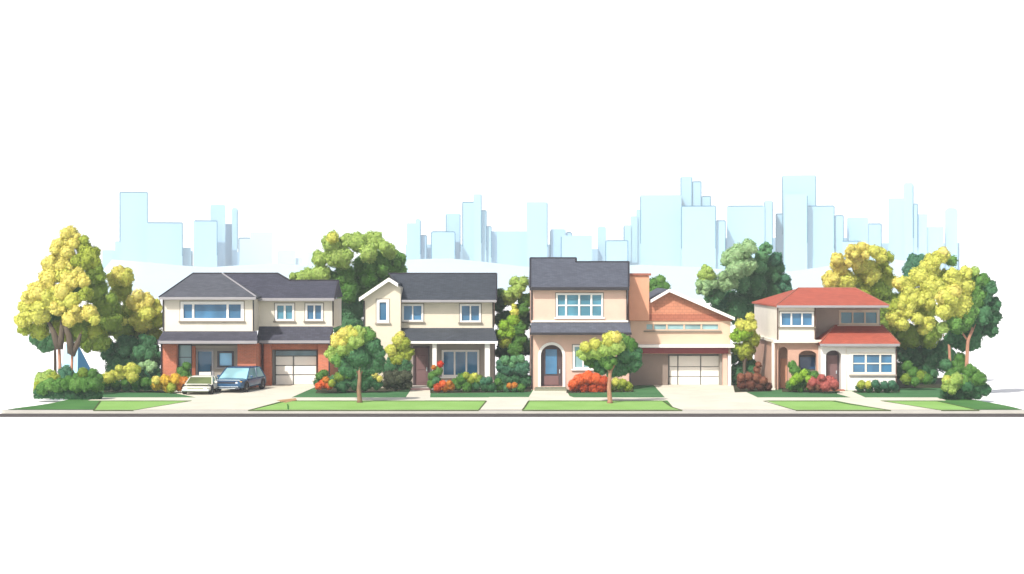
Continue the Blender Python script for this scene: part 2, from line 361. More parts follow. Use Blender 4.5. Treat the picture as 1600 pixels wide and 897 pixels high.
# ================================================================ HOUSE ONE (left, white over brick)
def house_one():
    h = empty('brick_house', 'white and red brick two-storey house with slate hip roof and cars on its drive', 'house')
    Y0, Y2 = 0.0, 2.0
    w = MB(); block(w, 254, 397, 468, 518, Y0, 9, [(285, 378, 474, 499)])
    block(w, 390, 521.5, 468, 512, Y2, 4.6, [(431.5, 458, 476, 500), (479, 503, 476, 500)])
    w.build('upper_wall', 'cream', h)
    window(h, 285, 378, 474, 499, Y0, 3, splits=[301.7, 355.5], bar=.13, edge=.12, sill='taupe')
    window(h, 431.5, 458, 476, 500, Y2, 2, bar=.12, pane='glasst', sill='taupe'); window(h, 479, 503, 476, 500, Y2, 2, bar=.1, sill='taupe')
    # roofs
    zeL = gz(464, -.5); zR = gz(427.5, 4.5)
    rf = MB(); hip_roof(rf, gx(248.5, -.5), gx(400, -.5), -.5, 9.5, zeL, gx(301, 4.5), gx(347, 4.5), 4.5, zR)
    r = rf.build('roof', 'roof1b', h)
    g = MB(); g.box(gx(249, -.56), gx(400, -.56), -.58, -.502, zeL - .17, zeL - .01)
    g.build('fascia', 'fascia', r, bevel=.01)
    t = MB()
    bar(t, (gx(301, 4.5), 4.5, zR), (gx(347, 4.5), 4.5, zR), .07)
    bar(t, (gx(301, 4.5), 4.5, zR), (gx(248.5, -.5), -.5, zeL), .05)
    t.build('ridge_cap', 'dark', r)
    t = MB(); bar(t, (gx(347, 4.5), 4.5, zR + .03), (gx(400, -.5), -.5, zeL + .03), .05); t.build('hip_cap', 'fascia', r)
    zeR = gz(466, 1.5)
    x0, x1 = gx(352, 5), gx(430, 5); xa = gx(529, 4.4)
    rf = MB()
    # the right range: main ridge, then a lower ridge further right
    sl = (zR - zeR) / 3.5; yl = 4.4
    for _ in range(30): yl = 1.5 + (gz(438.5, yl) - zeR) / sl
    zlow = gz(438.5, yl)
    def rng(p0, p1, q0, q1, yr_, zr):
        b = 2 * yr_ - 1.5
        rf.poly([(gx(p0, 1.5), 1.5, zeR), (gx(p1, 1.5), 1.5, zeR), (gx(q1, yr_), yr_, zr), (gx(q0, yr_), yr_, zr), (gx(p0, 1.5), b, zeR), (gx(p1, 1.5), b, zeR)],
                [(0, 1, 2, 3), (3, 2, 5, 4), (0, 3, 4), (1, 5, 2), (0, 4, 5, 1)])
    rng(385, 434, 349, 434, 5, zR); rng(434.1, 523, 434.1, 529, yl, zlow)
    rf.poly([(gx(434.1, yl), yl, zlow), (gx(453, yl), yl, zlow), (gx(434.1, 5), 5, zR), (gx(434.1, 7), 7, zlow)], [(0, 1, 2), (2, 1, 3), (0, 2, 3)])
    r2 = rf.build('roof', 'roof1', h)
    MB().box(gx(401, 1.46), gx(522.5, 1.46), 1.40, 1.498, zeR - .17, zeR + .01).build('fascia', 'fascia', r2, bevel=.01)
    t = MB(); pts = [(gx(349, 5), 5, zR), (gx(434, 5), 5, zR), (gx(453, yl), yl, zlow), (gx(529, yl), yl, zlow), (gx(523, 1.5), 1.5, zeR)]
    for a, b in zip(pts, pts[1:]): bar(t, a, b, .07)
    t.build('ridge_cap', 'dark', r2)
    # skirt roof
    s = MB(); zl, zt = gz(532, -1.1), gz(517.5, 0)
    s.poly([(gx(246, -1.1), -1.1, zl), (gx(402, -1.1), -1.1, zl), (gx(402, 0), -.02, zt), (gx(255.5, 0), -.02, zt), (gx(246, -1.1), -1.1, zl - .12), (gx(402, -1.1), -1.1, zl - .12), (gx(402, 0), -.02, zl - .12), (gx(255.5, 0), -.02, zl - .12)],
           [(0, 1, 2, 3), (0, 4, 5, 1), (1, 5, 6, 2), (3, 7, 4, 0), (4, 7, 6, 5), (2, 6, 7, 3)])
    sk = s.build('roof', 'roof1', h)
    MB().box(gx(247.5, -1.14), gx(402, -1.14), -1.2, -1.104, zl - .2, zl - .02).build('fascia', 'fascia', sk, bevel=.01)
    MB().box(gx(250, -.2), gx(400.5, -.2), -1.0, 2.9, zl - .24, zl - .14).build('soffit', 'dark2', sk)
    YK = 1.15; zk = gz(531.5, YK)
    s = MB(); s.poly([(gx(400.5, YK), YK, zk), (gx(515, YK), YK, zk), (gx(520.5, Y2), Y2 - .02, gz(510, Y2)), (gx(405, Y2), Y2 - .02, gz(510, Y2)), (gx(400.5, YK), YK, zk - .12), (gx(515, YK), YK, zk - .12), (gx(520.5, Y2), Y2 - .02, zk - .12), (gx(405, Y2), Y2 - .02, zk - .12)],
           [(0, 1, 2, 3), (0, 4, 5, 1), (1, 5, 6, 2), (3, 7, 4, 0), (4, 7, 6, 5), (2, 6, 7, 3)])
    sk = s.build('roof', 'roof1', h)
    MB().box(gx(401, YK), gx(515.5, YK), YK - .09, YK - .004, zk - .2, zk - .02).build('fascia', 'fascia', sk, bevel=.01)
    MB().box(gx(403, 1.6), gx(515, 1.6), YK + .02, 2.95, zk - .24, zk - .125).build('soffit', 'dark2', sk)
    ztop = zl - .245
    def col(a, b, Y, d, z1=ztop): return (gx(a, Y), gx(b, Y), Y, Y + d, 0, z1)
    MB().box(*col(251, 276, 0, 1.2)).build('brick_pier', 'brick', h); MB().box(*col(371, 400, 0, 2.8)).build('brick_pier', 'brick', h)
    ztop = zk - .245; m = MB(); m.box(*col(412.5, 424, 1.75, .9, ztop)); m.box(gx(400.5, 2.5), gx(430, 2.5), 2.66, 2.8, 0, ztop)
    m.box(gx(424.2, 2.2), gx(497, 2.2), 2.02, 2.3, gz(546, 2.1), ztop); m.build('garage_wall', 'brick', h)
    MB().box(*col(497, 515.5, 1.75, 5, ztop)).build('brick_pier', 'brick', h)
    # entrance wall
    YE = .5; ztop = zl - .245
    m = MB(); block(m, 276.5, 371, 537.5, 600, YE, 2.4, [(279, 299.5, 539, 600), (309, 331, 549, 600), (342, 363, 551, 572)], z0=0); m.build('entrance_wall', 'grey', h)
    window(h, 279, 299.5, 539, 597, YE, 1, 3, frame='dark2', pane='glassp', sill=None, bar=.05, edge=.03)
    MB().box(gx(300.3, .3), gx(305.3, .3), .25, .495, 0, gz(541, .3)).build('door_post', 'brown', h)
    MB().box(gx(305.5, .3), gx(371, .3), .3, .49, gz(543.5, .3), gz(540, .3)).build('lintel', 'taupe2', h)
    d = MB(); X = lambda p: gx(p, YE)
    zt = gz(549, YE)
    d.box(X(306), X(309), YE - .06, YE + .1, .02, zt + .12); d.box(X(331), X(334), YE - .06, YE + .1, .02, zt + .12); d.box(X(309), X(331), YE - .06, YE + .1, zt, zt + .12)
    d.box(X(309), X(331), YE + .04, YE + .1, .02, .35)
    dd = d.build('door', 'fascia', h)
    MB().box(X(309.3), X(330.7), YE + .08, YE + .13, .35, zt - .01).build('pane', 'glass', dd)
    MB().box(X(311), X(329.5), YE - .01, YE + .07, gz(590, YE), gz(581, YE)).build('letter_panel', 'white', dd)
    MB().box(X(329), X(330), YE - .03, YE + .03, 1.0, 1.35).build('handle', 'dark', dd)
    window(h, 342, 363, 551, 572, YE, 1, frame='dark2', pane='glassb', sill='fascia', bar=.06, edge=.1)
    # garage door
    YG = 2.4
    gd = MB(); g0, g1 = gx(430, YG), gx(495, YG); zg = gz(546.5, YG)
    fr_ = MB().box(gx(424.5, YG), g0, YG - .3, YG, 0, zg).build('garage_frame', 'gframe', h)
    gd.box(g0, g1, YG + .06, YG + .14, 0, zg)
    o = gd.build('garage_door', 'gframe', h)
    p = MB()
    zs = [(601, 586.5), (585, 572), (570.5, 557)]
    MB().box(gx(431, YG), gx(494, YG), YG + .01, YG + .055, gz(555.5, YG), gz(548.5, YG)).build('pane', 'glassd2', o)  # strip's teal includes the shaded band along the door top
    for a, b in zs:
        for c, d_ in ((431, 457.5), (459.5, 494)):
            p.box(gx(c, YG), gx(d_, YG), YG, YG + .055, max(.02, gz(a, YG)), gz(b, YG))
    p.build('panel', 'gdoor', o, bevel=.03)
    MB().box(gx(401, 2.9), gx(515, 2.9), 2.96, 6.4, 0, zk - .13).build('rear_wall', 'brick', h)
    MB().box(gx(251.5, 1.3), gx(400, 2.9), 2.95, 8.5, 0, ztop).build('rear_wall', 'brick', h)
    for (px, Y, t0, t1) in ((255.2, Y0, 469, 517), (396.2, Y0, 469, 517), (520.5, Y2, 469, 509), (252.3, 0, 537.5, 606), (514.5, 1.75, 537, 603)):
        MB().tube([(gx(px, Y), Y - .06, gz(t0, Y)), (gx(px, Y), Y - .06, max(.02, gz(t1, Y)))], [.045, .045], 8).build('downpipe', 'dark', h)
    settle(h, (gx(385, 0), 0, 0))
house_one()

# ================================================================ HOUSE TWO (cream, gabled wing and porch)
def house_two():
    h = empty('porch_house', 'cream two-storey house with long slate roof, gabled left wing and white-posted porch', 'house')
    Yw, Y0 = -.4, .4
    # gabled wing
    w = MB(); block(w, 568, 626, 472, 606, Yw, 8, [(591.5, 605, 471, 501.5)], z0=0)
    # correct the wing: straight part + gable triangle
    w = MB(); block(w, 568, 626, 466, 606, Yw, 8, [(591.5, 605, 471, 501.5)], z0=0)
    ap = (gx(608, Yw), gz(439, Yw)); e0 = (gx(568, Yw), gz(466, Yw)); e1 = (gx(626, Yw), gz(466, Yw)); e2 = (gx(626, Yw), gz(450, Yw))
    w.prism([e0, e1, e2, ap], Yw, Yw + 6)
    w.build('wing_wall', 'cream2', h)
    window(h, 591.5, 605, 471, 501.5, Yw, 1, bar=.1, edge=.12, sill='taupe2')
    # main block
    w = MB(); block(w, 626.5, 771.5, 468, 513, Y0, 8, [(630, 659.5, 477, 501), (720.5, 749.5, 477, 502)]); w.build('upper_wall', 'cream2', h)
    window(h, 630, 659.5, 477, 501, Y0, 2, bar=.08, sill='taupe'); window(h, 720.5, 749.5, 477, 502, Y0, 2, bar=.08, sill='taupe')
    # main roof (ridge left to right)
    ze, zr = gz(468.5, -.2), gz(427.5, 4.4)
    r = MB(); xa, xb = gx(621, -.2), gx(776, -.2); ra, rb = gx(607.5, 4.4), gx(776, 4.4)
    r.poly([(xa, -.2, ze), (xb, -.2, ze), (rb, 4.4, zr), (ra, 4.4, zr), (xa, 9, ze), (xb, 9, ze), (xa, -.2, ze - .14), (xb, -.2, ze - .14), (xb, 9, ze - .14), (xa, 9, ze - .14)],
           [(0, 1, 2, 3), (3, 2, 5, 4), (0, 3, 4), (1, 5, 2), (0, 6, 7, 1), (6, 9, 8, 7), (4, 5, 8, 9), (1, 7, 8, 5), (0, 4, 9, 6)])
    ro = r.build('roof', 'roof2', h)
    MB().box(xa, xb, -.29, -.204, ze - .16, ze - .01).build('gutter', 'fascia', ro, bevel=.02)
    t = MB(); bar(t, (ra, 4.4, zr), (rb, 4.4, zr), .06); bar(t, (rb, 4.4, zr), (xb, -.2, ze), .05); bar(t, (ra, 4.4, zr), (xa, -.2, gz(444, -.2)), .05); t.build('ridge_cap', 'dark', ro)
    # wing roof: gable running front to back
    q = MB(); yf, yb = Yw - .45, 7.5; A = lambda p, y: (gx(p, yf), y)
    lo = (gx(561, yf), gz(466, yf)); top = (gx(607.5, yf), gz(434.5, yf)); ro_ = (gx(622, yf), gz(443.5, yf))
    for a, b in ((lo, top), (top, ro_)):
        q.poly([(a[0], yf, a[1]), (b[0], yf, b[1]), (b[0], yb, b[1]), (a[0], yb, a[1]), (a[0], yf, a[1] - .12), (b[0], yf, b[1] - .12), (b[0], yb, b[1] - .12), (a[0], yb, a[1] - .12)],
               [(0, 1, 2, 3), (7, 6, 5, 4), (0, 4, 5, 1), (1, 5, 6, 2), (2, 6, 7, 3), (3, 7, 4, 0)])
    wr = q.build('roof', 'roof2', h)
    b_ = MB()
    for a, b in ((lo, top), (top, ro_)):
        b_.prism([(a[0], a[1] - .2), (b[0], b[1] - .2), (b[0], b[1] + .03), (a[0], a[1] + .03)], yf - .06, yf - .004)
    b_.build('bargeboard', 'white', wr)
    # porch roof
    ya, za, zb = -1.6, gz(533.5, -1.6), gz(512.5, .35)
    s = MB(); s.poly([(gx(641, ya), ya, za), (gx(777, ya), ya, za), (gx(772, .38), .38, zb), (gx(627, .38), .38, zb), (gx(641, ya), ya, za - .1), (gx(777, ya), ya, za - .1), (gx(772, .38), .38, za - .1), (gx(634, .38), .38, za - .1)],
           [(0, 1, 2, 3), (0, 4, 5, 1), (1, 5, 6, 2), (3, 7, 4, 0), (4, 7, 6, 5), (2, 6, 7, 3)])
    pr = s.build('porch_roof', 'roof2', h)
    MB().box(gx(640.5, ya), gx(778, ya), ya - .08, ya - .004, za - .14, za + .01).build('fascia', 'white', pr, bevel=.01)
    zc = za - .14
    for a, b in ((675.7, 682.3), (757.5, 765.5)):
        m = MB(); m.box(gx(a, -1.3), gx(b, -1.3), -1.4, -1.15, .14, zc); m.box(gx(a - 1, -1.3), gx(b + 1, -1.3), -1.44, -1.11, .12, .22); m.build('porch_post', 'white', h, bevel=.01)
    m = MB(); m.box(gx(642, -1), gx(774, -1), -1.6, .42, -.02, .12); m.build('porch_floor', 'stone', h, bevel=.02)
    MB().box(gx(640, -1.9), gx(673, -1.9), -2.2, -1.61, -.02, .1).build('doorstep', 'door', h, bevel=.02)
    # ground floor wall
    YL = .5
    w = MB(); block(w, 627, 772, 532, 602, YL, 7.9, [(648, 669, 543, 602), (692, 747, 548.5, 587)], z0=.12); w.build('porch_wall', 'taupe2', h)  # taupe paints the porch shadow into this wall's colour
    window(h, 692, 747, 548.5, 587, YL, 3, bar=.1, sill='white')
    X = lambda p: gx(p, YL); d = MB(); zt = gz(543, YL)
    d.box(X(648), X(669), YL + .1, YL + .16, .13, zt)
    do = d.build('door', 'door', h)
    d = MB(); d.box(X(645.5), X(648), YL - .04, YL + .12, .13, zt + .1); d.box(X(669), X(671.5), YL - .04, YL + .12, .13, zt + .1); d.box(X(648), X(669), YL - .04, YL + .12, zt, zt + .1); d.build('door_frame', 'doord', do)
    d = MB()
    for a, b in ((0.3, .95), (1.1, 2.0)): d.box(X(651.5), X(665.5), YL + .07, YL + .098, a, b)
    d.build('panel', 'door', do, bevel=.015)
    MB().box(X(666.3), X(667.3), YL + .02, YL + .1, 1.0, 1.25).build('handle', 'chrome', do)
    for (px, Y, t0, t1) in ((569, Yw, 470, 606), (770.5, Y0, 470, 512)):
        MB().tube([(gx(px, Y), Y - .06, gz(t0, Y)), (gx(px, Y), Y - .06, max(.02, gz(t1, Y)))], [.045, .045], 8).build('downpipe', 'dark', h)
    settle(h, (gx(670, 0), 0, 0))
house_two()

# ================================================================ HOUSE THREE (pink with garage wing)
def house_three():
    h = empty('arched_door_house', 'tall pink stucco house with slate roof, arched door and terracotta-gabled garage wing', 'house')
    Y0, YG = -1.8, 2.0
    w = MB(); block(w, 830, 980.5, 450, 506, Y0, 10, [(870, 941, 459.5, 495)])
    cxd, rd = gx(862, Y0), (gx(879, Y0) - gx(845, Y0)) / 2; zs = gz(556, Y0)
    zt = zs + rd
    pyt = HZ + (CH - zt) * F / (100 + Y0)
    block(w, 830, 985, 520, 610, Y0, 10, [(845, 879, pyt, 604), (897, 925, 541, 575)], z0=0, reveal=.35)
    spandrels(w, cxd, rd, zs, Y0, Y0 + .35)
    w.build('wall', 'pink', h)
    window(h, 870, 941, 459.5, 495, Y0, 4, 2, bar=.11, edge=.05, pane='glasst', sill='white', splits=[884.5, 905, 924])
    window(h, 897, 925, 541, 575, Y0, 2, 1, bar=.08, edge=.08, pane='glassp', sill='white')
    m = MB(); arch_band(m, cxd, rd + .002, rd + .17, .14, zs, Y0 - .07, Y0 - .003); m.build('door_surround', 'white', h)
    d = MB(); X = lambda p: gx(p, Y0)
    d.box(X(844.6), X(879.4), Y0 + .3, Y0 + .38, .16, zt + .02)
    do = d.build('door', 'doord', h)
    MB().box(X(852.5), X(870.5), Y0 + .26, Y0 + .297, gz(585, Y0), gz(546, Y0)).build('pane', 'glass', do, bevel=.02)
    m = MB(); m.box(X(850), X(873), Y0 + .27, Y0 + .296, .3, gz(588, Y0)); m.build('panel', 'door', do, bevel=.02)
    MB().box(X(874), X(875.2), Y0 + .2, Y0 + .29, 1.0, 1.25).build('handle', 'chrome', do)
    m = MB(); m.box(X(835), X(885), Y0 - .9, Y0 - .01, -.02, .14); m.box(X(836.5), X(883.5), Y0 - .45, Y0 - .005, .14, .2); m.build('doorstep', 'step', h, bevel=.02)
    MB().box(gx(831, Y0 - .05), gx(981.5, Y0 - .05), Y0 - .1, Y0 - .004, gz(503.3, Y0), gz(500.8, Y0)).build('string_course', 'white', h)
    # roof: two ridges at two heights
    ye, yr = Y0 - .4, Y0 + 4.6
    ze = gz(448.5, ye); z1, z2 = gz(403.5, yr), gz(409.5, yr)
    xa, xm, xb = gx(828.5, ye), gx(900, ye), gx(982.5, ye)
    r = MB()
    sl = (z1 - ze) / (yr - ye)
    y2 = yr
    for _ in range(30): y2 = ye + (gz(409.5, y2) - ze) / sl
    z2 = gz(409.5, y2)
    def range_(p0, p1, q0, q1, yr_, zr):
        b = 2 * yr_ - ye
        x0, x1, u0, u1 = gx(p0, ye), gx(p1, ye), gx(q0, yr_), gx(q1, yr_)
        r.poly([(x0, ye, ze), (x1, ye, ze), (u1, yr_, zr), (u0, yr_, zr), (x0, b, ze), (x1, b, ze), (x0, ye, ze - .12), (x1, ye, ze - .12), (x1, b, ze - .12), (x0, b, ze - .12)],
               [(0, 1, 2, 3), (3, 2, 5, 4), (0, 3, 4), (1, 5, 2), (0, 6, 7, 1), (6, 9, 8, 7), (4, 5, 8, 9), (1, 7, 8, 5), (0, 4, 9, 6)])
    range_(828.5, 900, 828.5, 900, yr, z1); range_(900.1, 982.5, 900.1, 982.5, y2, z2)
    ro = r.build('roof', 'roof3', h)
    MB().box(xa - .03, xb + .03, ye - .1, ye - .004, ze - .2, ze).build('gutter', 'dark', ro, bevel=.02)
    t = MB(); q0, q1, q2, q3 = gx(828.5, yr), gx(900, yr), gx(900, y2), gx(982.5, y2); bar(t, (q0, yr, z1), (q1, yr, z1), .07); bar(t, (q1, yr, z1), (q2, y2, z2), .07); bar(t, (q2, y2, z2), (q3, y2, z2), .07)
    bar(t, (xa, ye, ze), (q0, yr, z1), .06); bar(t, (xb, ye, ze), (q3, y2, z2), .06); t.build('ridge_cap', 'dark', ro)
    # skirt
    ya = Y0 - .9; za, zb = gz(519.5, ya), gz(504, Y0)
    s = MB(); s.poly([(gx(828.5, ya), ya, za), (gx(986.5, ya), ya, za), (gx(983.5, Y0), Y0 - .004, zb), (gx(830, Y0), Y0 - .004, zb), (gx(828.5, ya), ya, za - .1), (gx(986.5, ya), ya, za - .1), (gx(983.5, Y0), Y0 - .004, za - .1), (gx(830, Y0), Y0 - .004, za - .1)],
           [(0, 1, 2, 3), (0, 4, 5, 1), (1, 5, 6, 2), (3, 7, 4, 0), (4, 7, 6, 5), (2, 6, 7, 3)])
    sk = s.build('roof', 'roof3', h)
    MB().box(gx(828, ya), gx(987, ya), ya - .09, ya - .004, za - .15, za + .0).build('gutter', 'dark', sk, bevel=.02)
    # chimney
    YC = 1.6
    m = MB().box(gx(983, YC), gx(1014.5, YC), YC, YC + 1.2, gz(501, YC), gz(430.8, YC)); c = m.build('chimney', 'chim', h, bevel=.02)
    m = MB().box(gx(981.5, YC), gx(1017.5, YC), YC - .12, YC + 1.32, gz(430.7, YC), gz(427, YC)); m.build('chimney_cap', 'chimcap', c, bevel=.02)
    # garage wing
    w = MB(); block(w, 985, 1141.5, 500, 553, YG, 8, [(1009, 1123.5, 505.5, 516)])
    w.build('wing_wall', 'peach', h)
    window(h, 1009, 1123.5, 505.5, 516, YG, 5, 1, frame='peach', pane='glassp', bar=.1, edge=.04, sill='taupe', splits=[1021, 1042, 1069, 1096])
    g = MB(); P = lambda x, y: (gx(x, YG), gz(y, YG))
    g.prism([P(985, 501.5), P(1144, 501.5), P(1144, 497), P(1046, 454), P(1016, 471), P(985, 480)], YG - .05, YG + 7)
    gw = g.build('gable_wall', 'terra', h)
    MB().prism([P(985, 501.3), P(1143.5, 501.3), P(1143.5, 499), P(1127, 490.5), P(985, 490.5)], YG - .075, YG - .052).build('tile_band', 'terra2', gw)
    yf = YG - .5; Q = lambda x, y: (gx(x, yf), gz(y, yf))
    lines = [(Q(1016.5, 469), Q(1046, 452)), (Q(1046, 452), Q(1148, 496.5))]
    q = MB()
    for a, b in lines:
        q.poly([(a[0], yf, a[1]), (b[0], yf, b[1]), (b[0], YG + 8, b[1]), (a[0], YG + 8, a[1]), (a[0], yf, a[1] - .1), (b[0], yf, b[1] - .1), (b[0], YG + 8, b[1] - .1), (a[0], YG + 8, a[1] - .1)],
               [(0, 1, 2, 3), (7, 6, 5, 4), (0, 4, 5, 1), (1, 5, 6, 2), (2, 6, 7, 3), (3, 7, 4, 0)])
    gr = q.build('roof', 'roof3', h)
    q = MB()
    for a, b in lines: q.prism([(a[0], a[1] - .17), (b[0], b[1] - .17), (b[0], b[1] + .03), (a[0], a[1] + .03)], yf - .06, yf - .004)
    q.build('bargeboard', 'white', gr)
    yv = YG - .9
    MB().box(gx(988, yv), gx(1148, yv), yv, YG - .004, gz(543.3, yv), gz(538.7, yv)).build('canopy', 'white', h, bevel=.01)
    MB().box(gx(988, YG - .5), gx(1138, YG - .5), YG - .5, YG - .01, gz(552.5, YG - .5), gz(544, YG - .5)).build('beam', 'maroon', h)
    zc = gz(553, YG)
    MB().box(gx(1128.5, YG), gx(1135.5, YG), YG - .25, YG + 1, 0, zc).build('pilaster', 'pink', h)
    MB().box(gx(1136.2, YG), gx(1141, YG), YG - .4, YG + 1, 0, zc).build('pilaster', 'white', h)
    MB().box(gx(1124.5, YG), gx(1128.3, YG), YG - .02, YG + .6, 0, zc).build('pilaster', 'grey', h)
    MB().box(gx(985, YG + .9), gx(1141, YG + .9), YG + .9, YG + 8, 0, zc - .01).build('rear_wall', 'peach', h)
    YD = YG + .5
    MB().box(gx(984, YG), gx(1044, YG), YG + .1, YG + .6, 0, zc).build('garage_shade_panel', 'shadewall', h)  # brown panel paints the shade over the left part of the garage door
    gd = MB().box(gx(1044, YD), gx(1125, YD), YD + .06, YD + .14, .0, zc).build('garage_door', 'gframe', h)
    p = MB()
    for a, b in ((603, 589), (588, 573.5), (572.5, 556)):
        for c, d_ in ((1046, 1058.3), (1060, 1094), (1095.7, 1124)):
            p.box(gx(c, YD), gx(d_, YD), YD, YD + .055, max(.02, gz(a, YD)), gz(b, YD))
    p.build('panel', 'gdoor', gd, bevel=.03)
    for (px, Y, t0, t1) in ((831, Y0, 452, 500), (979.5, Y0, 452, 500), (831, Y0, 524, 608), (984, Y0, 524, 608)):
        MB().tube([(gx(px, Y), Y - .06, gz(t0, Y)), (gx(px, Y), Y - .06, max(.02, gz(t1, Y)))], [.045, .045], 8).build('downpipe', 'dark', h)
    settle(h, (gx(985, 0), 0, 0))
house_three()

# ================================================================ HOUSE FOUR (red roofs)
def house_four():
    h = empty('red_roof_house', 'cream and tan two-storey house with red tiled hip roofs, furthest right', 'house')
    YA, YB, YF = -1.6, 1.0, -2.4
    x1 = 1274
    w = MB(); block(w, 1214, x1, 480, 532, YA, 9.2, [(1220, 1270, 488.5, 509.5)]); w.build('upper_wall', 'ivory', h)
    window(h, 1220, 1270, 488.5, 509.5, YA, 3, bar=.09, edge=.06, sill='taupe')
    w = MB(); block(w, 1268, 1375, 480, 540, YB, 6.6, [(1313, 1371, 487, 506)]); w.build('upper_wall', 'taupe2', h)
    window(h, 1313, 1371, 487, 506, YB, 3, bar=.09, edge=.1, frame='cream2', pane='glasst', sill='cream2')
    # main roof
    ye = YA - .45; ze = gz(477, ye); yr = 2.6; zr = gz(450.5, yr)
    r = MB(); hip_roof(r, gx(1213, ye), gx(1389, ye), ye, 8.0, ze, gx(1247, yr), gx(1337, yr), yr, zr, .1)
    ro = r.build('roof', 'red', h)
    MB().box(gx(1213.5, ye), gx(1388, ye), ye - .07, ye - .004, ze - .15, ze - .01).build('gutter', 'fascia', ro, bevel=.01)
    t = MB(); A, B = (gx(1247, yr), yr, zr), (gx(1337, yr), yr, zr)
    bar(t, A, B, .06); bar(t, A, (gx(1213, ye), ye, ze), .05); bar(t, B, (gx(1389, ye), ye, ze), .05); t.build('ridge_cap', 'chimcap', ro)
    # lower left storey with porch arches
    YP = YA
    zc = gz(535.5, YP)
    w = MB(); X = lambda p: gx(p, YP)
    r1 = (X(1230) - X(1210.5)) / 2; r2 = (X(1276) - X(1248)) / 2
    zs1, zs2 = gz(551, YP), gz(556, YP)
    top = lambda z: HZ + (CH - z) * F / (100 + YP)
    block(w, 1214, 1281.5, 534, 612, YP, 9.2, [(1216, 1231, top(zs1 + r1 * .9), 612), (1248, 1276, top(zs2 + r2 * .6), 612)], z0=0, reveal=.3)
    spandrels(w, X(1223.5), (X(1231) - X(1216)) / 2, zs1 + r1 * .9 - (X(1231) - X(1216)) / 2, YP, YP + .3)
    spandrels(w, X(1262), r2, zs2, YP, YP + .3, .6)
    w.build('porch_wall', 'tan', h)
    # recessed back of the porch
    YR = YP + 1.0
    b = MB().box(gx(1214.5, YR), gx(1281, YR), YR, YR + .1, 0, zc - .02).build('porch_back_wall', 'tan', h)
    MB().box(gx(1219, YR), gx(1233, YR), YR - .06, YR - .003, .05, gz(560, YR)).build('door', 'chim', h, bevel=.02)
    window(h, 1249, 1276, 557, 577, YR, 2, frame='dark2', pane='glassd', bar=.07, sill='taupe', rec=-.002, proud=.08)
    m = MB().box(gx(1206, YP - .3), gx(1210.3, YP - .3), YP - .32, YP - .14, 0, gz(535.5, YP - .3)); m.box(gx(1205, YP - .3), gx(1211.3, YP - .3), YP - .36, YP - .1, 0, .12); m.build('porch_post', 'ivory', h, bevel=.01)
    m = MB(); m.box(gx(1207, YP), gx(1285, YP - .4), YP - .4, YP - .005, gz(535.4, YP), gz(531, YP)); m.box(gx(1209, YP), gx(1213.9, YP), YP - .005, YP + 9.3, gz(535.4, YP), gz(531, YP)); m.build('belt_trim', 'ivory', h, bevel=.01)
    # lower right front block
    zt = gz(540.5, YF)
    w = MB(); X = lambda p: gx(p, YF); rd = (X(1314.5) - X(1290.5)) / 2; zs = gz(556, YF)
    block(w, 1282.5, 1401, 541, 612, YF, 8.5, [(1290.5, 1314.5, HZ + (CH - zs - rd * .7) * F / (100 + YF), 612), (1331.5, 1395, 553, 583)], z0=0, reveal=.6)
    spandrels(w, X(1302.5), rd, zs, YF, YF + .6, .7)
    w.build('front_wall', 'white', h)
    m = MB(); m.box(X(1321.5), X(1323), YF - .05, YF - .003, .05, gz(545, YF)); m.box(X(1321.5), X(1400.5), YF - .05, YF - .003, gz(545, YF), gz(543.6, YF)); m.build('corner_bead', 'ivory', h)
    window(h, 1331.5, 1395, 553, 583, YF, 3, 2, bar=.1, edge=.1, frame='ivory', sill='taupe2', splits=[1353, 1375.5])
    d = MB().box(X(1290.6), X(1314.4), YF + .6, YF + .66, 0, zs + rd).build('door', 'doord', h)
    MB().box(X(1295), X(1311), YF + .56, YF + .597, .1, gz(556, YF)).build('panel', 'door', d, bevel=.03)
    MB().box(X(1309), X(1310), YF + .5, YF + .555, 1.0, 1.2).build('handle', 'chrome', d)
    MB().box(X(1288), X(1318), YF - .5, YF - .005, -.02, .1).build('doorstep', 'chimcap', h, bevel=.02)
    # lower roof
    ye = YF - .4; ze = gz(537, ye); zt2 = gz(508.5, YB - .02)
    r = MB(); y2 = YB - .01
    r.poly([(gx(1281, ye), ye, ze), (gx(1406, ye), ye, ze), (gx(1379, y2), y2, zt2), (gx(1304, y2), y2, zt2), (gx(1275, YA), YA + .02, gz(531, YA)), (gx(1275.5, y2), y2, gz(531, YA)), (gx(1406, ye), YB + 5, ze), (gx(1379, y2), YB + 3, zt2)],
           [(0, 1, 2, 3), (0, 3, 5, 4), (1, 6, 7, 2)])
    r.poly([(gx(1281, ye), ye, ze - .1), (gx(1406, ye), ye, ze - .1), (gx(1406, ye), YB + 5, ze - .1), (gx(1281, ye), YB + 5, ze - .1)])
    r.poly([(gx(1281, ye), ye, ze - .1), (gx(1406, ye), ye, ze - .1), (gx(1406, ye), ye, ze), (gx(1281, ye), ye, ze)])
    r.poly([(gx(1406, ye), ye, ze - .1), (gx(1406, ye), YB + 5, ze - .1), (gx(1406, ye), YB + 5, ze), (gx(1406, ye), ye, ze)])
    r.poly([(gx(1379, y2), YB + 3, zt2), (gx(1406, ye), YB + 5, ze), (gx(1300, ye), YB + 5, ze), (gx(1304, y2), YB + 3, zt2)])
    lr = r.build('roof', 'red', h)
    MB().box(gx(1281, ye), gx(1405.5, ye), ye - .08, ye - .004, ze - .16, ze - .01).build('gutter', 'fascia', lr, bevel=.01)
    t = MB(); bar(t, (gx(1304, y2), y2, zt2), (gx(1379, y2), y2, zt2), .05); bar(t, (gx(1379, y2), y2, zt2), (gx(1406, ye), ye, ze), .05); bar(t, (gx(1304, y2), y2, zt2), (gx(1281, ye), ye, ze), .05)
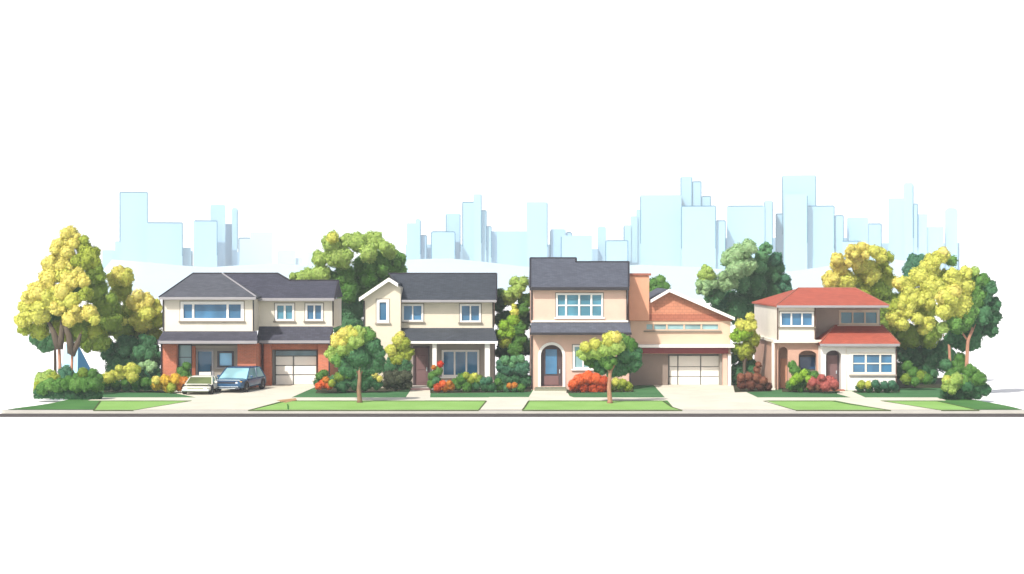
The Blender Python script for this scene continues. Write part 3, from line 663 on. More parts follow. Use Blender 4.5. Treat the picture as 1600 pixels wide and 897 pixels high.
    t.build('ridge_cap', 'chimcap', lr)
    for (px, Y, t0, t1) in ((1214.8, YA, 481, 531), (1273.3, YA, 481, 530), (1400, YF, 542, 610)):
        MB().tube([(gx(px, Y), Y - .06, gz(t0, Y)), (gx(px, Y), Y - .06, max(.02, gz(t1, Y)))], [.04, .04], 8).build('downpipe', 'brown2', h)
    settle(h, (gx(1300, 0), 0, 0))
house_four()

# ================================================================ FOLIAGE
C = dict(K=(82, 88, 66), Y=(228, 219, 118), Y2=(212, 214, 104), Ys=(240, 230, 140), O=(168, 182, 70), O2=(134, 160, 62), L=(174, 200, 106), G=(112, 158, 76), G2=(92, 140, 62),  # K holds the deep shade left of the brown door
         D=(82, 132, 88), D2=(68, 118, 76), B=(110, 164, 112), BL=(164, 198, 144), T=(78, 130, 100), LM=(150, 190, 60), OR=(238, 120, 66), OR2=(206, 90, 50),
         PK=(196, 110, 102), BR=(150, 98, 76), BR2=(124, 78, 62), GO=(232, 196, 70), OG=(214, 140, 60), RD=(214, 70, 44))  # yellow to dark keys also paint sunlit and shaded sides of crowns
_ico = None
def ico():
    global _ico
    if _ico is None:
        import bmesh
        bm = bmesh.new(); bmesh.ops.create_icosphere(bm, subdivisions=2, radius=1)
        bm.verts.ensure_lookup_table(); bm.faces.ensure_lookup_table()
        _ico = (np.array([v.co[:] for v in bm.verts]), np.array([[v.index for v in f.verts] for f in bm.faces])); bm.free()
    return _ico
def crown(name, lobes, Y, parent=None, spread=None, leaf=.17, dens=75, squash=.8, kcol=.98, jit=.24):
    """lobes: (px, py, r_px, colour key); later lobes stand nearer"""
    D = 100 + Y; n0 = len(lobes)
    fine = []
    for l in lobes:                                   # every bough carries smaller clumps
        if l[2] >= 11:
            fine.append((l[0], l[1], l[2] * .84, l[3]))
            ph = RNG.uniform(0, 6.28); m_ = 5
            for q in range(m_):
                a_ = ph + 6.28 * q / m_ + RNG.uniform(-.3, .3); s_ = RNG.uniform(.42, .58); e_ = RNG.uniform(.45, 1.04 - s_ * .85)
                fine.append((l[0] + math.cos(a_) * l[2] * e_, l[1] + math.sin(a_) * l[2] * e_, l[2] * s_, l[3]))
        else: fine.append(l)
    lobes = fine; n = len(lobes)
    rs = np.array([l[2] * D / F for l in lobes])
    if spread is None: spread = max(.3, min(2.2, 1.2 * max(rs) * math.sqrt(n0) * .3))
    cs = []
    for i, l in enumerate(lobes):
        t = (i / (n - 1) - .5) if n > 1 else 0
        yy = Y - spread * t + RNG.uniform(-.1, .1) * spread
        k = (100 + yy) / F
        cs.append(((l[0] - 800) * k, yy, CH - (l[1] - HZ) * k))
    cs = np.array(cs)
    iv, iff = ico()
    V, Fq, CT, CQ = [], [], [], []; nv = 0
    tv = []; tf = []; tc = []
    for i, l in enumerate(lobes):
        r = rs[i]; c = cs[i]; col = np.array(lin(C[l[3]])) * kcol
        # inner mass
        bumpy = 1 + .12 * np.sin(iv @ RNG.normal(size=3) * 5 + RNG.uniform(0, 6)) * 1
        p = c + iv * (r * .84 * np.array([1, squash, 1])) * bumpy[:, None]
        keep = p[:, 2] > .03
        p[:, 2] = np.maximum(p[:, 2], .03)
        tv.append(p); tf.append(iff + nv); nv += len(p); tc.append(np.repeat((col * .9)[None], len(iff), 0))
        # leaves on and around the surface
        m = int(4 * math.pi * r * r * dens * (0.17 / leaf) ** 2) + 20
        d = RNG.normal(size=(m, 3)); d /= np.linalg.norm(d, axis=1)[:, None]
        ph = RNG.uniform(0, 6, 3)
        bmp = 1 + .07 * np.sin(d[:, 0] * 6 + ph[0]) * np.sin(d[:, 2] * 6 + ph[1]) + .05 * np.sin(d[:, 1] * 11 + ph[2] + d[:, 0] * 9)
        rad = r * (.84 + .2 * RNG.random(m) ** 1.3) * bmp
        pos = c + d * rad[:, None] * np.array([1, squash, 1])
        ok = pos[:, 2] > .02
        for j in range(n):
            if j == i: continue
            q = (pos - cs[j]) / np.array([1, squash, 1]); ok &= (q ** 2).sum(1) > (rs[j] * .74) ** 2
        ok &= ~((d[:, 1] > .75))                      # the far side of a lobe carries fewer leaves
        pos, d = pos[ok], d[ok]; m = len(pos)
        if m == 0: continue
        nrm = d + RNG.normal(size=(m, 3)) * jit; nrm /= np.linalg.norm(nrm, axis=1)[:, None]
        a = np.cross(nrm, RNG.normal(size=(m, 3))); a /= np.linalg.norm(a, axis=1)[:, None]; b = np.cross(nrm, a)
        L = leaf * RNG.uniform(.7, 1.3, m)[:, None]; W = L * .55
        tip, base, l_, r_ = pos + a * L * .6, pos - a * L * .5, pos + b * W * .5 + nrm * L * .08, pos - b * W * .5 + nrm * L * .08
        q = np.stack([base, r_, tip, l_], 1).reshape(-1, 3)
        V.append(q); CQ.append(np.clip(col[None] * (1 + RNG.normal(size=(m, 1)) * .10) * (1 + RNG.normal(size=(m, 3)) * .03), 0, 1))
    allv = np.concatenate(tv + V); nt_ = sum(len(t) for t in tv); T_ = np.concatenate(tf)
    nq = sum(len(v) for v in V) // 4; Q_ = (np.arange(nq * 4).reshape(-1, 4) + nt_)
    me = bpy.data.meshes.new(name); me.vertices.add(len(allv)); me.vertices.foreach_set('co', allv.astype(np.float32).ravel())
    loops = np.concatenate([T_.ravel(), Q_.ravel()]); me.loops.add(len(loops)); me.loops.foreach_set('vertex_index', loops.astype(np.int32))
    starts = np.concatenate([np.arange(len(T_)) * 3, len(T_) * 3 + np.arange(nq) * 4]); me.polygons.add(len(starts))
    me.polygons.foreach_set('loop_start', starts.astype(np.int32)); me.update(calc_edges=True)
    at_ = me.attributes.new('leaf_colour_and_light', 'FLOAT_COLOR', 'FACE')
    cc = np.concatenate(tc + CQ); cc = np.concatenate([cc, np.ones((len(cc), 1))], 1); at_.data.foreach_set('color', cc.astype(np.float32).ravel())
    me.materials.append(M['leaf'])
    o = bpy.data.objects.new(name, me); COL.objects.link(o)
    if parent is not None: o.parent = parent
    return o
def recentre(o, base):
    base = Vector(base); o.data.transform(__import__('mathutils').Matrix.Translation(-base)); o.location = base; return o
def limb(mb, p, r):
    pts = [Vector(a) for a in p]; mb.tube(pts, r, 10)
def tree(name, label, lobes, Y, trunks, mat='bark', cat='tree', group=None, limbs=(), **kw):
    """trunks: list of (px_top, py_top, px_bottom, width_px); base stands on the lawn at depth Y"""
    t = empty(name, label, cat, group); k = (100 + Y) / F
    crown('crown', lobes, Y, t, **kw)
    bx = None
    m = MB()
    for (a, b, c, w) in trunks:
        top, base = at(a, b, Y), Vector((gx(c, Y), Y, -.02))
        r = w * k / 2; mid = base.lerp(top, .5) + Vector((RNG.uniform(-1, 1) * r * .6, 0, 0))
        limb(m, [base, base + Vector((0, 0, .18)), mid, top, top + Vector((RNG.uniform(-.3, .3), 0, .9))], [r * 1.5, r * 1.08, r * .95, r * .82, r * .4])
        for s in (-1, 1):
            limb(m, [top + Vector((0, 0, .1)), top + Vector((s * .25, .1, .5)), top + Vector((s * .55, .2, 1.1))], [r * .55, r * .4, r * .15])
        bx = base if bx is None else bx
    m.build('trunk', mat, t, smooth=True); m = MB()
    for (pts, w) in limbs:
        pp = [at(x, y, Y - .2) for x, y in pts]; n = len(pp)
        limb(m, pp, [w * k / 2 * (1 - .6 * i / (n - 1)) for i in range(n)])
    if limbs: m.build('branch', 'barkd', t, smooth=True)
    settle(t, (bx.x, Y, 0))
    return t
def shrub(name, label, lobes, Y, cat='shrub', group=None, stem=True, **kw):
    kw.setdefault('leaf', .12); kw.setdefault('dens', 120)
    o = crown(name, lobes, Y, None, **kw)
    cx = np.mean([l[0] for l in lobes])
    recentre(o, (gx(cx, Y), Y, 0)); tag(o, label, cat, group); return o

GT = 'background trees behind the houses'; GS = 'shrubs around the gardens'
# --- far left
tree('shade_tree', 'small dark green tree half hidden behind the left end of the tall yellow tree', [(70, 540, 12, 'D'), (55, 528, 11, 'D'), (80, 535, 14, 'D'), (68, 530, 12, 'D'), (90, 528, 14, 'D2')], 1.5, [(86, 545, 86, 5)], 'barkd', group=GT)
tree('yellow_tree', 'tallest yellow tree on two thin trunks behind the square hedge at far left',
     [(95, 495, 22, 'G2'), (112, 455, 24, 'G2'), (80, 500, 16, 'G2'), (128, 500, 20, 'G2'), (110, 420, 22, 'O2'), (150, 455, 22, 'O2'), (165, 480, 24, 'O2'), (172, 505, 22, 'O2'), (150, 520, 20, 'O'), (125, 520, 22, 'O2'), (100, 515, 20, 'O'), (140, 538, 14, 'O2'), (158, 535, 16, 'O2'), (40, 512, 14, 'O'), (62, 516, 16, 'O'), (128, 382, 15, 'O'), (140, 402, 20, 'O'),
      (148, 430, 18, 'O2'), (110, 372, 19, 'Y'), (92, 388, 15, 'Y'), (102, 405, 20, 'Y'), (128, 410, 17, 'O'), (78, 412, 15, 'Y'), (76, 435, 18, 'Y'), (100, 430, 16, 'Y2'), (60, 458, 20, 'Y'), (40, 480, 13, 'Y2'), (37, 498, 15, 'Y2'), (60, 490, 20, 'Y2'), (44, 466, 12, 'Y'), (82, 470, 20, 'Y2'),
      (108, 440, 16, 'Y'), (122, 430, 12, 'Y'), (130, 440, 12, 'Y'), (98, 455, 14, 'Y'), (90, 482, 13, 'Y'), (112, 470, 15, 'Y2'), (120, 492, 15, 'Y'), (140, 488, 14, 'Y'), (148, 500, 9, 'Y2'), (108, 500, 12, 'Y'), (134, 460, 12, 'O')],
     -1.0, [(92, 535, 92, 5.5), (113, 545, 112, 5)], 'bark', spread=3.0, limbs=[([(92, 545), (84, 520), (76, 503)], 13), ([(92, 545), (96, 525), (97, 500)], 13), ([(112, 552), (108, 525), (98, 500)], 14), ([(112, 555), (122, 535), (126, 522)], 11)])
tree('yellow_tree', 'lower yellow tree squeezed between the tallest yellow tree and the brick house', [(225, 520, 24, 'O'), (240, 525, 16, 'O'), (190, 500, 22, 'O2'), (195, 520, 20, 'O2'), (205, 480, 18, 'O'), (185, 460, 16, 'O'), (190, 448, 18, 'O'), (240, 500, 18, 'O'), (222, 500, 20, 'Y2'), (180, 436, 15, 'Y2'), (195, 432, 16, 'Y2'), (187, 426, 12, 'Y'), (240, 482, 15, 'Y2'), (212, 472, 15, 'Y'), (228, 470, 15, 'Y'), (230, 490, 14, 'Y2'), (182, 497, 8, 'Y2'), (192, 502, 7, 'Y2'), (216, 460, 9, 'Ys')],
     2.5, [(205, 545, 205, 6)], 'barkd', group=GT, spread=2.2)
shrub('evergreen_shrub', 'dark green evergreen thicket against the left side of the brick house', [(175, 552, 20, 'D2'), (200, 545, 24, 'D2'), (228, 545, 22, 'D2'), (244, 560, 14, 'D2'), (185, 575, 20, 'D'), (215, 575, 24, 'D2'), (240, 585, 16, 'D2'), (218, 552, 14, 'D'), (233, 555, 10, 'D'), (195, 548, 10, 'D'), (165, 540, 14, 'D2')], 1.0, group=GS, leaf=.15, dens=80, spread=1.6)
shrub('teal_shrub', 'small pale blue-green shrub in front of the dark evergreen thicket', [(236, 580, 10, 'T'), (222, 571, 6, 'BL'), (232, 569, 7, 'BL'), (240, 571, 6, 'BL'), (234, 577, 6, 'BL')], -1.2, group=GS)
shrub('hedge', 'square clipped dark green hedge at the far left kerb end',
      [(66, 618, 15, 'D2'), (82, 618, 16, 'D2'), (98, 618, 16, 'D2'), (114, 618, 16, 'D2'), (130, 618, 16, 'D2'), (146, 617, 14, 'D2'), (150, 604, 12, 'G2'), (66, 606, 11, 'G2'), (78, 600, 11, 'G'), (92, 602, 12, 'G2'), (106, 599, 12, 'G2'), (120, 602, 12, 'G'), (134, 600, 12, 'G2'), (147, 600, 10, 'G2')], -9.0, 'hedge', spread=1.0)
shrub('lime_shrub', 'yellow-green shrub poking out behind the left end of the square hedge', [(64, 592, 12, 'L'), (76, 588, 11, 'L'), (62, 604, 11, 'O'), (84, 592, 11, 'O'), (72, 600, 12, 'L')], -7.6, group=GS)
shrub('hedge', 'mid green clipped hedge behind the square hedge, right of the two trunks', [(124, 592, 13, 'G2'), (138, 592, 13, 'G2'), (150, 594, 13, 'G2'), (130, 583, 9, 'O2'), (145, 584, 9, 'G2')], -5.5, 'hedge')
shrub('round_shrub', 'dark teal rounded shrub standing between the two thin trunks', [(98, 582, 8, 'T'), (104, 578, 8, 'T'), (108, 584, 8, 'T'), (100, 588, 9, 'T')], -5.0, group=GS)
shrub('low_hedge', 'long low green hedge below the yellow shrub left of the brick house', [(166, 602, 9, 'D2'), (182, 603, 9, 'D2'), (198, 603, 9, 'D2'), (214, 603, 9, 'D2'), (230, 602, 9, 'D2'), (243, 603, 8, 'D2'), (166, 597, 8, 'G2'), (180, 598, 8, 'G2'), (196, 597, 8, 'G2'), (212, 596, 9, 'G2'), (227, 597, 8, 'G2'), (240, 598, 8, 'G2')], -4.0, 'hedge', spread=.5)
shrub('yellow_shrub', 'spreading yellow shrub rising over the low hedge left of the brick house', [(163, 592, 9, 'O'), (178, 588, 11, 'Y2'), (192, 582, 11, 'Y2'), (205, 576, 10, 'Y2'), (213, 578, 8, 'O'), (207, 588, 10, 'Y2'), (170, 590, 9, 'Y2'), (186, 576, 6, 'Y2')], -4.3, group=GS, spread=.5)
shrub('golden_shrub', 'golden yellow shrub in front of the brick house left pier', [(246, 600, 10, 'GO'), (262, 603, 10, 'GO'), (280, 601, 11, 'OG'), (258, 594, 9, 'GO'), (274, 592, 9, 'GO'), (288, 596, 8, 'OG'), (244, 594, 7, 'Y'), (268, 606, 8, 'O')], -4.5, group=GS, spread=.5)
shrub('green_shrub', 'dark green shrub against the glass panel beside the golden shrub', [(283, 580, 8, 'G2'), (290, 585, 9, 'G2'), (284, 592, 10, 'G2'), (292, 572, 7, 'G2'), (296, 594, 8, 'G2')], -.6, group=GS)
# --- between house one and two
tree('broad_tree', 'broad light green tree behind the gap between the brick house and porch house',
     [(600, 440, 26, 'G2'), (570, 450, 30, 'G2'), (550, 480, 28, 'D'), (545, 510, 26, 'D'), (560, 530, 22, 'D'), (620, 425, 16, 'G'), (622, 405, 14, 'G'), (595, 410, 22, 'G'), (570, 425, 24, 'G2'), (545, 450, 22, 'G2'), (515, 440, 20, 'G'), (540, 430, 18, 'G'), (462, 436, 13, 'L'), (480, 432, 14, 'L'), (500, 428, 17, 'L'), (500, 405, 15, 'L'), (608, 392, 14, 'L'), (585, 375, 16, 'L'), (560, 378, 17, 'L'), (530, 400, 22, 'L'), (520, 380, 18, 'L'), (545, 376, 14, 'L'), (575, 395, 16, 'L'), (600, 385, 10, 'L'), (520, 372, 10, 'Y2')],
     12, [(560, 545, 560, 9)], 'barkd', group=GT, spread=3.5)
tree('street_tree', 'round street tree in the front lawn before the brick house and porch house',
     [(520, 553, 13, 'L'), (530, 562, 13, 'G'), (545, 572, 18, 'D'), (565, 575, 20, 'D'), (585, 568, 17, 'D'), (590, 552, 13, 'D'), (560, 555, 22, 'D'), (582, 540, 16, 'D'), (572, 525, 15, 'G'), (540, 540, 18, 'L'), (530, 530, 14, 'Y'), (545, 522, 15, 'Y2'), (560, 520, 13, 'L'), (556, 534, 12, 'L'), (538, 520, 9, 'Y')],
     -11.2, [(562, 590, 562, 7)], 'barkb', group='street trees on the front lawn', spread=1.4, leaf=.13, dens=110)
tree('small_tree', 'small yellow-green bushy tree in front of the porch house gabled wing', [(615, 570, 14, 'D'), (632, 572, 14, 'D'), (605, 577, 10, 'D'), (634, 552, 13, 'O'), (620, 560, 12, 'O'), (612, 548, 11, 'Y2'), (628, 538, 12, 'O'), (622, 532, 10, 'Y2'), (626, 524, 7, 'Y'), (634, 535, 8, 'O')], -2.6, [(618, 596, 618, 4)], 'barkd', leaf=.13, dens=110)
shrub('mixed_shrub', 'dark green shrub left of the brown lawn-tree trunk, beside the garage pier', [(498, 598, 9, 'D2'), (506, 585, 8, 'G2'), (512, 598, 10, 'D'), (528, 595, 13, 'D'), (545, 592, 14, 'D2'), (556, 600, 11, 'D2'), (535, 605, 10, 'D2'), (500, 588, 7, 'G2'), (530, 590, 9, 'O2'), (545, 585, 8, 'G')], -4.2, group=GS)
shrub('mixed_shrub', 'yellow-tipped dark green shrub right of the brown lawn-tree trunk', [(572, 598, 13, 'D2'), (588, 598, 11, 'D2'), (582, 590, 10, 'D2'), (574, 583, 7, 'Y'), (584, 587, 7, 'Y'), (592, 592, 6, 'Y')], -4.3, group=GS)
shrub('flowering_shrub', 'low orange flowering shrub beside the brick house garage pier', [(505, 600, 7, 'OR'), (514, 602, 7, 'OR'), (509, 594, 6, 'OG'), (518, 599, 6, 'O'), (498, 603, 6, 'OR')], -5.0, group=GS, leaf=.1)
# --- porch of house two
shrub('flowering_shrub', 'tall green shrub carrying a red bloom beside the white porch post', [(675, 600, 8, 'G2'), (676, 588, 8, 'G2'), (684, 580, 8, 'G'), (682, 596, 8, 'D'), (688, 569, 5.5, 'RD'), (678, 574, 4, 'OG')], -3.0, group=GS, leaf=.1)
shrub('flowering_shrub', 'orange flowering shrub below the porch window', [(684, 606, 7, 'OR2'), (695, 604, 8, 'OG'), (704, 604, 7, 'OG'), (692, 600, 6, 'OR'), (702, 599, 5, 'OG')], -4.0, group=GS, leaf=.1)
shrub('green_shrub', 'yellow-topped green shrub below the right half of the porch window', [(716, 600, 11, 'G2'), (730, 602, 12, 'G2'), (722, 592, 9, 'G2'), (736, 592, 8, 'O'), (748, 593, 8, 'O2'), (742, 588, 6, 'Y2'), (728, 587, 6, 'O')], -3.6, group=GS)
shrub('green_shrub', 'dark blue-green shrub at the foot of the right porch post', [(745, 602, 9, 'D2'), (758, 603, 9, 'D2'), (768, 604, 8, 'D2'), (756, 596, 7, 'T'), (764, 594, 6, 'T')], -3.8, group=GS)
# --- between house two and three
tree('narrow_tree', 'narrow dark green tree rising between the porch house and pink house', [(780, 480, 10, 'D'), (780, 500, 10, 'D'), (779, 525, 10, 'D2'), (785, 470, 12, 'D'), (790, 500, 16, 'D'), (815, 500, 18, 'D'), (800, 540, 24, 'D2'), (820, 540, 16, 'D2'), (785, 550, 14, 'D2'), (822, 470, 13, 'G'), (815, 485, 13, 'G2'), (782, 458, 8, 'G'), (797, 468, 11, 'L'), (806, 455, 12, 'L'), (804, 440, 9, 'L'), (818, 440, 9, 'L'), (812, 448, 11, 'L'), (792, 462, 9, 'L')], 5, [(805, 560, 805, 7)], 'barkd', group=GT, spread=2)
shrub('conical_shrub', 'lime green pointed shrub between the porch house and pink house', [(790, 532, 13, 'O'), (810, 530, 13, 'G2'), (805, 545, 12, 'G2'), (784, 520, 10, 'LM'), (796, 515, 13, 'LM'), (812, 512, 11, 'G2'), (802, 500, 10, 'LM'), (804, 488, 7, 'Y2'), (803, 479, 4.5, 'Y2'), (788, 508, 9, 'LM')], 1.0, group=GS, leaf=.14)
shrub('teal_shrub', 'big dark blue-green shrub filling the gap left of the arched door', [(790, 590, 16, 'D2'), (806, 592, 16, 'D2'), (820, 595, 12, 'D2'), (786, 572, 12, 'T'), (800, 575, 14, 'T'), (815, 575, 13, 'T'), (790, 563, 8, 'B'), (803, 562, 7, 'B'), (814, 561, 7, 'B'), (800, 570, 6, 'B')], -1.6, group=GS)
shrub('flowering_shrub', 'low green shrub with orange blooms left of the arched door', [(780, 603, 8, 'G2'), (792, 607, 7, 'D'), (804, 606, 7, 'D'), (814, 606, 7, 'G2'), (778, 597, 6, 'G2'), (796, 603, 5, 'OG'), (804, 602, 5, 'OG'), (812, 607, 4, 'G2')], -3.8, group=GS, leaf=.1)
# --- house three
tree('street_tree', 'round street tree on a straight trunk before the pink house', [(975, 572, 16, 'D'), (990, 568, 14, 'D'), (960, 575, 16, 'D'), (940, 572, 14, 'D'), (925, 562, 13, 'G2'), (992, 552, 12, 'D'), (978, 553, 17, 'D'), (985, 540, 12, 'G2'), (975, 533, 12, 'G'), (950, 562, 15, 'G'), (914, 552, 13, 'L'), (930, 548, 15, 'L'), (945, 545, 15, 'L'), (962, 542, 14, 'L'), (915, 542, 9, 'Y2'), (930, 538, 10, 'Y2'), (952, 530, 12, 'Y2'), (962, 527, 10, 'Y')],
     -11.6, [(953, 585, 953, 7)], 'bark', group='street trees on the front lawn', spread=1.4, leaf=.13, dens=110)
shrub('red_shrub', 'bright orange-red shrub under the street tree before the pink house', [(898, 603, 10, 'OR'), (912, 604, 11, 'OR2'), (928, 604, 11, 'OR2'), (942, 604, 10, 'OR2'), (905, 594, 10, 'OR'), (918, 590, 11, 'OR'), (932, 592, 10, 'OR'), (944, 596, 9, 'OR2'), (896, 600, 8, 'OR')], -3.6, group=GS, leaf=.1, dens=160)
shrub('olive_shrub', 'yellow-green shrub right of the orange-red shrub by the garage wing', [(958, 604, 9, 'O2'), (970, 602, 10, 'O2'), (981, 604, 8, 'O'), (962, 597, 7, 'Y2'), (974, 599, 7, 'O')], -3.4, group=GS)
tree('distant_tree', 'small green treetop showing behind the pink house chimney', [(1020, 455, 14, 'G2'), (1030, 465, 18, 'G2'), (1022, 442, 9, 'G2'), (1032, 438, 9, 'G'), (1040, 448, 8, 'G2'), (1030, 450, 12, 'G2')], 22, [(1028, 480, 1028, 6)], 'barkd', group=GT)
tree('bluish_tree', 'large blue-green tree rising behind the garage wing and red-roofed house',
     [(1210, 455, 28, 'D'), (1180, 470, 32, 'D'), (1150, 480, 28, 'D'), (1200, 490, 30, 'D'), (1130, 470, 20, 'T'), (1222, 440, 15, 'T'), (1225, 455, 13, 'T'), (1205, 420, 22, 'D'), (1212, 405, 12, 'T'), (1180, 440, 22, 'D'), (1115, 460, 18, 'B'), (1160, 440, 18, 'B'), (1185, 415, 16, 'B'), (1196, 388, 11, 'B'), (1190, 400, 11, 'B'), (1135, 440, 18, 'BL'), (1105, 440, 18, 'BL'), (1103, 428, 14, 'L'), (1165, 415, 18, 'BL'), (1140, 405, 16, 'BL'), (1150, 398, 18, 'BL'), (1170, 388, 14, 'BL'), (1168, 381, 9, 'BL'), (1150, 420, 16, 'BL'), (1098, 450, 12, 'BL')],
     14, [(1165, 520, 1165, 9)], 'barkd', group=GT, spread=4)
tree('small_tree', 'small yellow-green tree between the garage wing and red-roofed house', [(1147, 560, 10, 'D2'), (1148, 578, 10, 'D2'), (1165, 575, 18, 'D2'), (1155, 590, 14, 'D2'), (1175, 590, 12, 'D2'), (1150, 545, 10, 'O2'), (1165, 548, 16, 'O'), (1175, 530, 14, 'O'), (1152, 525, 12, 'LM'), (1162, 520, 15, 'LM'), (1172, 508, 12, 'Y2'), (1158, 508, 10, 'Y2'), (1172, 495, 7, 'Y2')], 2.0, [(1163, 570, 1163, 6)], 'barkd', group=GT, spread=1.4)
shrub('brown_shrub', 'reddish brown shrub against the left wall of the red-roofed house', [(1160, 600, 9, 'BR2'), (1174, 600, 10, 'BR2'), (1188, 602, 9, 'BR2'), (1200, 604, 7, 'BR2'), (1158, 590, 7, 'BR'), (1170, 588, 7, 'BR'), (1183, 590, 8, 'BR'), (1183, 578, 6, 'BR'), (1185, 570, 5, 'BR'), (1193, 595, 7, 'BR')], -3.0, group=GS, leaf=.1)
shrub('lime_shrub', 'lime green shrub before the red-roofed house porch arches', [(1236, 602, 9, 'G2'), (1250, 602, 11, 'G2'), (1266, 600, 11, 'G2'), (1272, 588, 9, 'G2'), (1260, 585, 9, 'G2'), (1242, 578, 9, 'G2'), (1238, 570, 7, 'G2'), (1246, 590, 9, 'LM'), (1256, 584, 7, 'LM'), (1240, 596, 7, 'LM'), (1263, 592, 6, 'LM')], -4.0, group=GS, spread=.7)
shrub('pink_shrub', 'dusty pink-red shrub beside the path to the red-roofed house', [(1268, 603, 8, 'BR'), (1280, 603, 9, 'BR'), (1304, 604, 7, 'BR'), (1270, 597, 8, 'PK'), (1284, 596, 9, 'PK'), (1297, 596, 9, 'PK'), (1290, 603, 9, 'PK'), (1303, 600, 8, 'PK'), (1284, 590, 6, 'PK')], -4.6, group=GS, leaf=.1, spread=.6)
shrub('low_hedge', 'low rounded hedge with a yellow tip below the red-roofed house front window', [(1344, 606, 7, 'D2'), (1358, 607, 7, 'D2'), (1372, 607, 7, 'D2'), (1386, 607, 7, 'D2'), (1398, 606, 7, 'T'), (1346, 601, 7, 'O'), (1357, 601, 6, 'Y2'), (1368, 600, 7, 'T'), (1382, 602, 7, 'T'), (1394, 601, 7, 'T')], -4.2, 'hedge', spread=.5)
# --- far right
tree('yellow_tree', 'yellow tree rising behind the red tiled roof', [(1400, 475, 22, 'O2'), (1380, 480, 26, 'O2'), (1395, 500, 22, 'O2'), (1385, 440, 18, 'O'), (1370, 450, 24, 'O2'), (1345, 450, 24, 'O'), (1388, 402, 10, 'O'), (1378, 420, 16, 'O'), (1355, 425, 22, 'Y2'), (1320, 440, 22, 'Y2'), (1375, 398, 13, 'Y2'), (1345, 415, 16, 'Y2'), (1300, 436, 16, 'Y'), (1312, 418, 15, 'Y'), (1335, 405, 17, 'Y'), (1308, 405, 12, 'Y'), (1350, 392, 14, 'Y'), (1334, 392, 12, 'Y'), (1366, 392, 10, 'Y2')],
     10, [(1350, 500, 1350, 8)], 'barkd', group=GT, spread=3)
tree('bluish_tree', 'blue-green treetop peeking out behind the yellow-green trees at far right', [(1430, 412, 16, 'T'), (1424, 422, 14, 'T'), (1440, 406, 10, 'T'), (1420, 434, 12, 'T'), (1444, 420, 14, 'T')], 13, [(1432, 500, 1432, 6)], 'barkd', group=GT)
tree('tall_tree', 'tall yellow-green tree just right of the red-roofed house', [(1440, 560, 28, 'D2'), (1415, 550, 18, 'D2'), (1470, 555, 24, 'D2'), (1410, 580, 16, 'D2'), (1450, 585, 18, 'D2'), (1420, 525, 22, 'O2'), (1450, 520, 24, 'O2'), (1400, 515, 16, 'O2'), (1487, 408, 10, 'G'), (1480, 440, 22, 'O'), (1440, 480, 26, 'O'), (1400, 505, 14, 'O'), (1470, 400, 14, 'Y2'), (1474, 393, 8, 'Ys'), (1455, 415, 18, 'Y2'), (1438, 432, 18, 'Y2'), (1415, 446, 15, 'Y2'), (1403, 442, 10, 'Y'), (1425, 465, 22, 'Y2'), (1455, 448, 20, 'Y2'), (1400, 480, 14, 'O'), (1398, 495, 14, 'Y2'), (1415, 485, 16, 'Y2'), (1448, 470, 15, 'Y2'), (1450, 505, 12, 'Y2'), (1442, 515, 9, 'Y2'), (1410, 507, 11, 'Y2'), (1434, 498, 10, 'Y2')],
     2.0, [(1483, 540, 1483, 5)], 'bark', spread=3.4)
tree('tall_tree', 'outermost tree at the right end, painted sunlit yellow on its left and shaded green on its right', [(1540, 480, 22, 'D'), (1520, 515, 24, 'D2'), (1495, 525, 20, 'D2'), (1548, 515, 13, 'D2'), (1520, 535, 14, 'D2'), (1506, 540, 10, 'D2'), (1552, 495, 14, 'D2'), (1554, 475, 12, 'D2'), (1546, 450, 13, 'D'), (1536, 438, 12, 'G2'), (1535, 460, 18, 'D'), (1530, 490, 20, 'D'), (1500, 505, 20, 'G2'), (1520, 465, 22, 'G'), (1510, 490, 20, 'G'), (1520, 440, 17, 'G'), (1523, 424, 8, 'L'), (1505, 445, 20, 'Y2'), (1500, 475, 22, 'Y2'), (1490, 505, 13, 'G'), (1474, 512, 10, 'L'), (1485, 490, 18, 'Y2'), (1508, 427, 12, 'Y2'), (1490, 435, 16, 'Y2'), (1480, 462, 18, 'Y2'), (1474, 485, 14, 'Y2'), (1490, 455, 13, 'Y'), (1472, 465, 11, 'Y')],
     -5.5, [(1512, 535, 1512, 6.5)], 'bark', spread=3.0)
shrub('green_shrub', 'leafy green shrub against the dark thicket right of the red-roofed house', [(1418, 572, 9, 'G2'), (1426, 582, 10, 'G2'), (1438, 588, 10, 'O2'), (1448, 592, 9, 'G2'), (1416, 592, 9, 'O2'), (1430, 596, 8, 'G2')], -2.0, group=GS)
shrub('green_shrub', 'upright mid green shrub between the two right-hand trunks', [(1500, 560, 10, 'G2'), (1498, 575, 14, 'G2'), (1488, 585, 13, 'G2'), (1478, 570, 10, 'D'), (1494, 592, 12, 'G2')], -5.0, group=GS)
shrub('round_shrub', 'big rounded shrub at the far right, painted lit green above shaded green', [(1482, 618, 14, 'D2'), (1500, 616, 15, 'D2'), (1520, 614, 15, 'D2'), (1538, 610, 11, 'D2'), (1530, 602, 11, 'D2'), (1478, 612, 9, 'D2'), (1525, 590, 14, 'G'), (1515, 580, 11, 'G2'), (1532, 592, 10, 'G2'), (1505, 597, 13, 'G'), (1486, 601, 15, 'L'), (1480, 594, 8, 'Y2'), (1495, 592, 10, 'L'), (1512, 605, 10, 'D2')], -9.2, group=GS, spread=1.0)

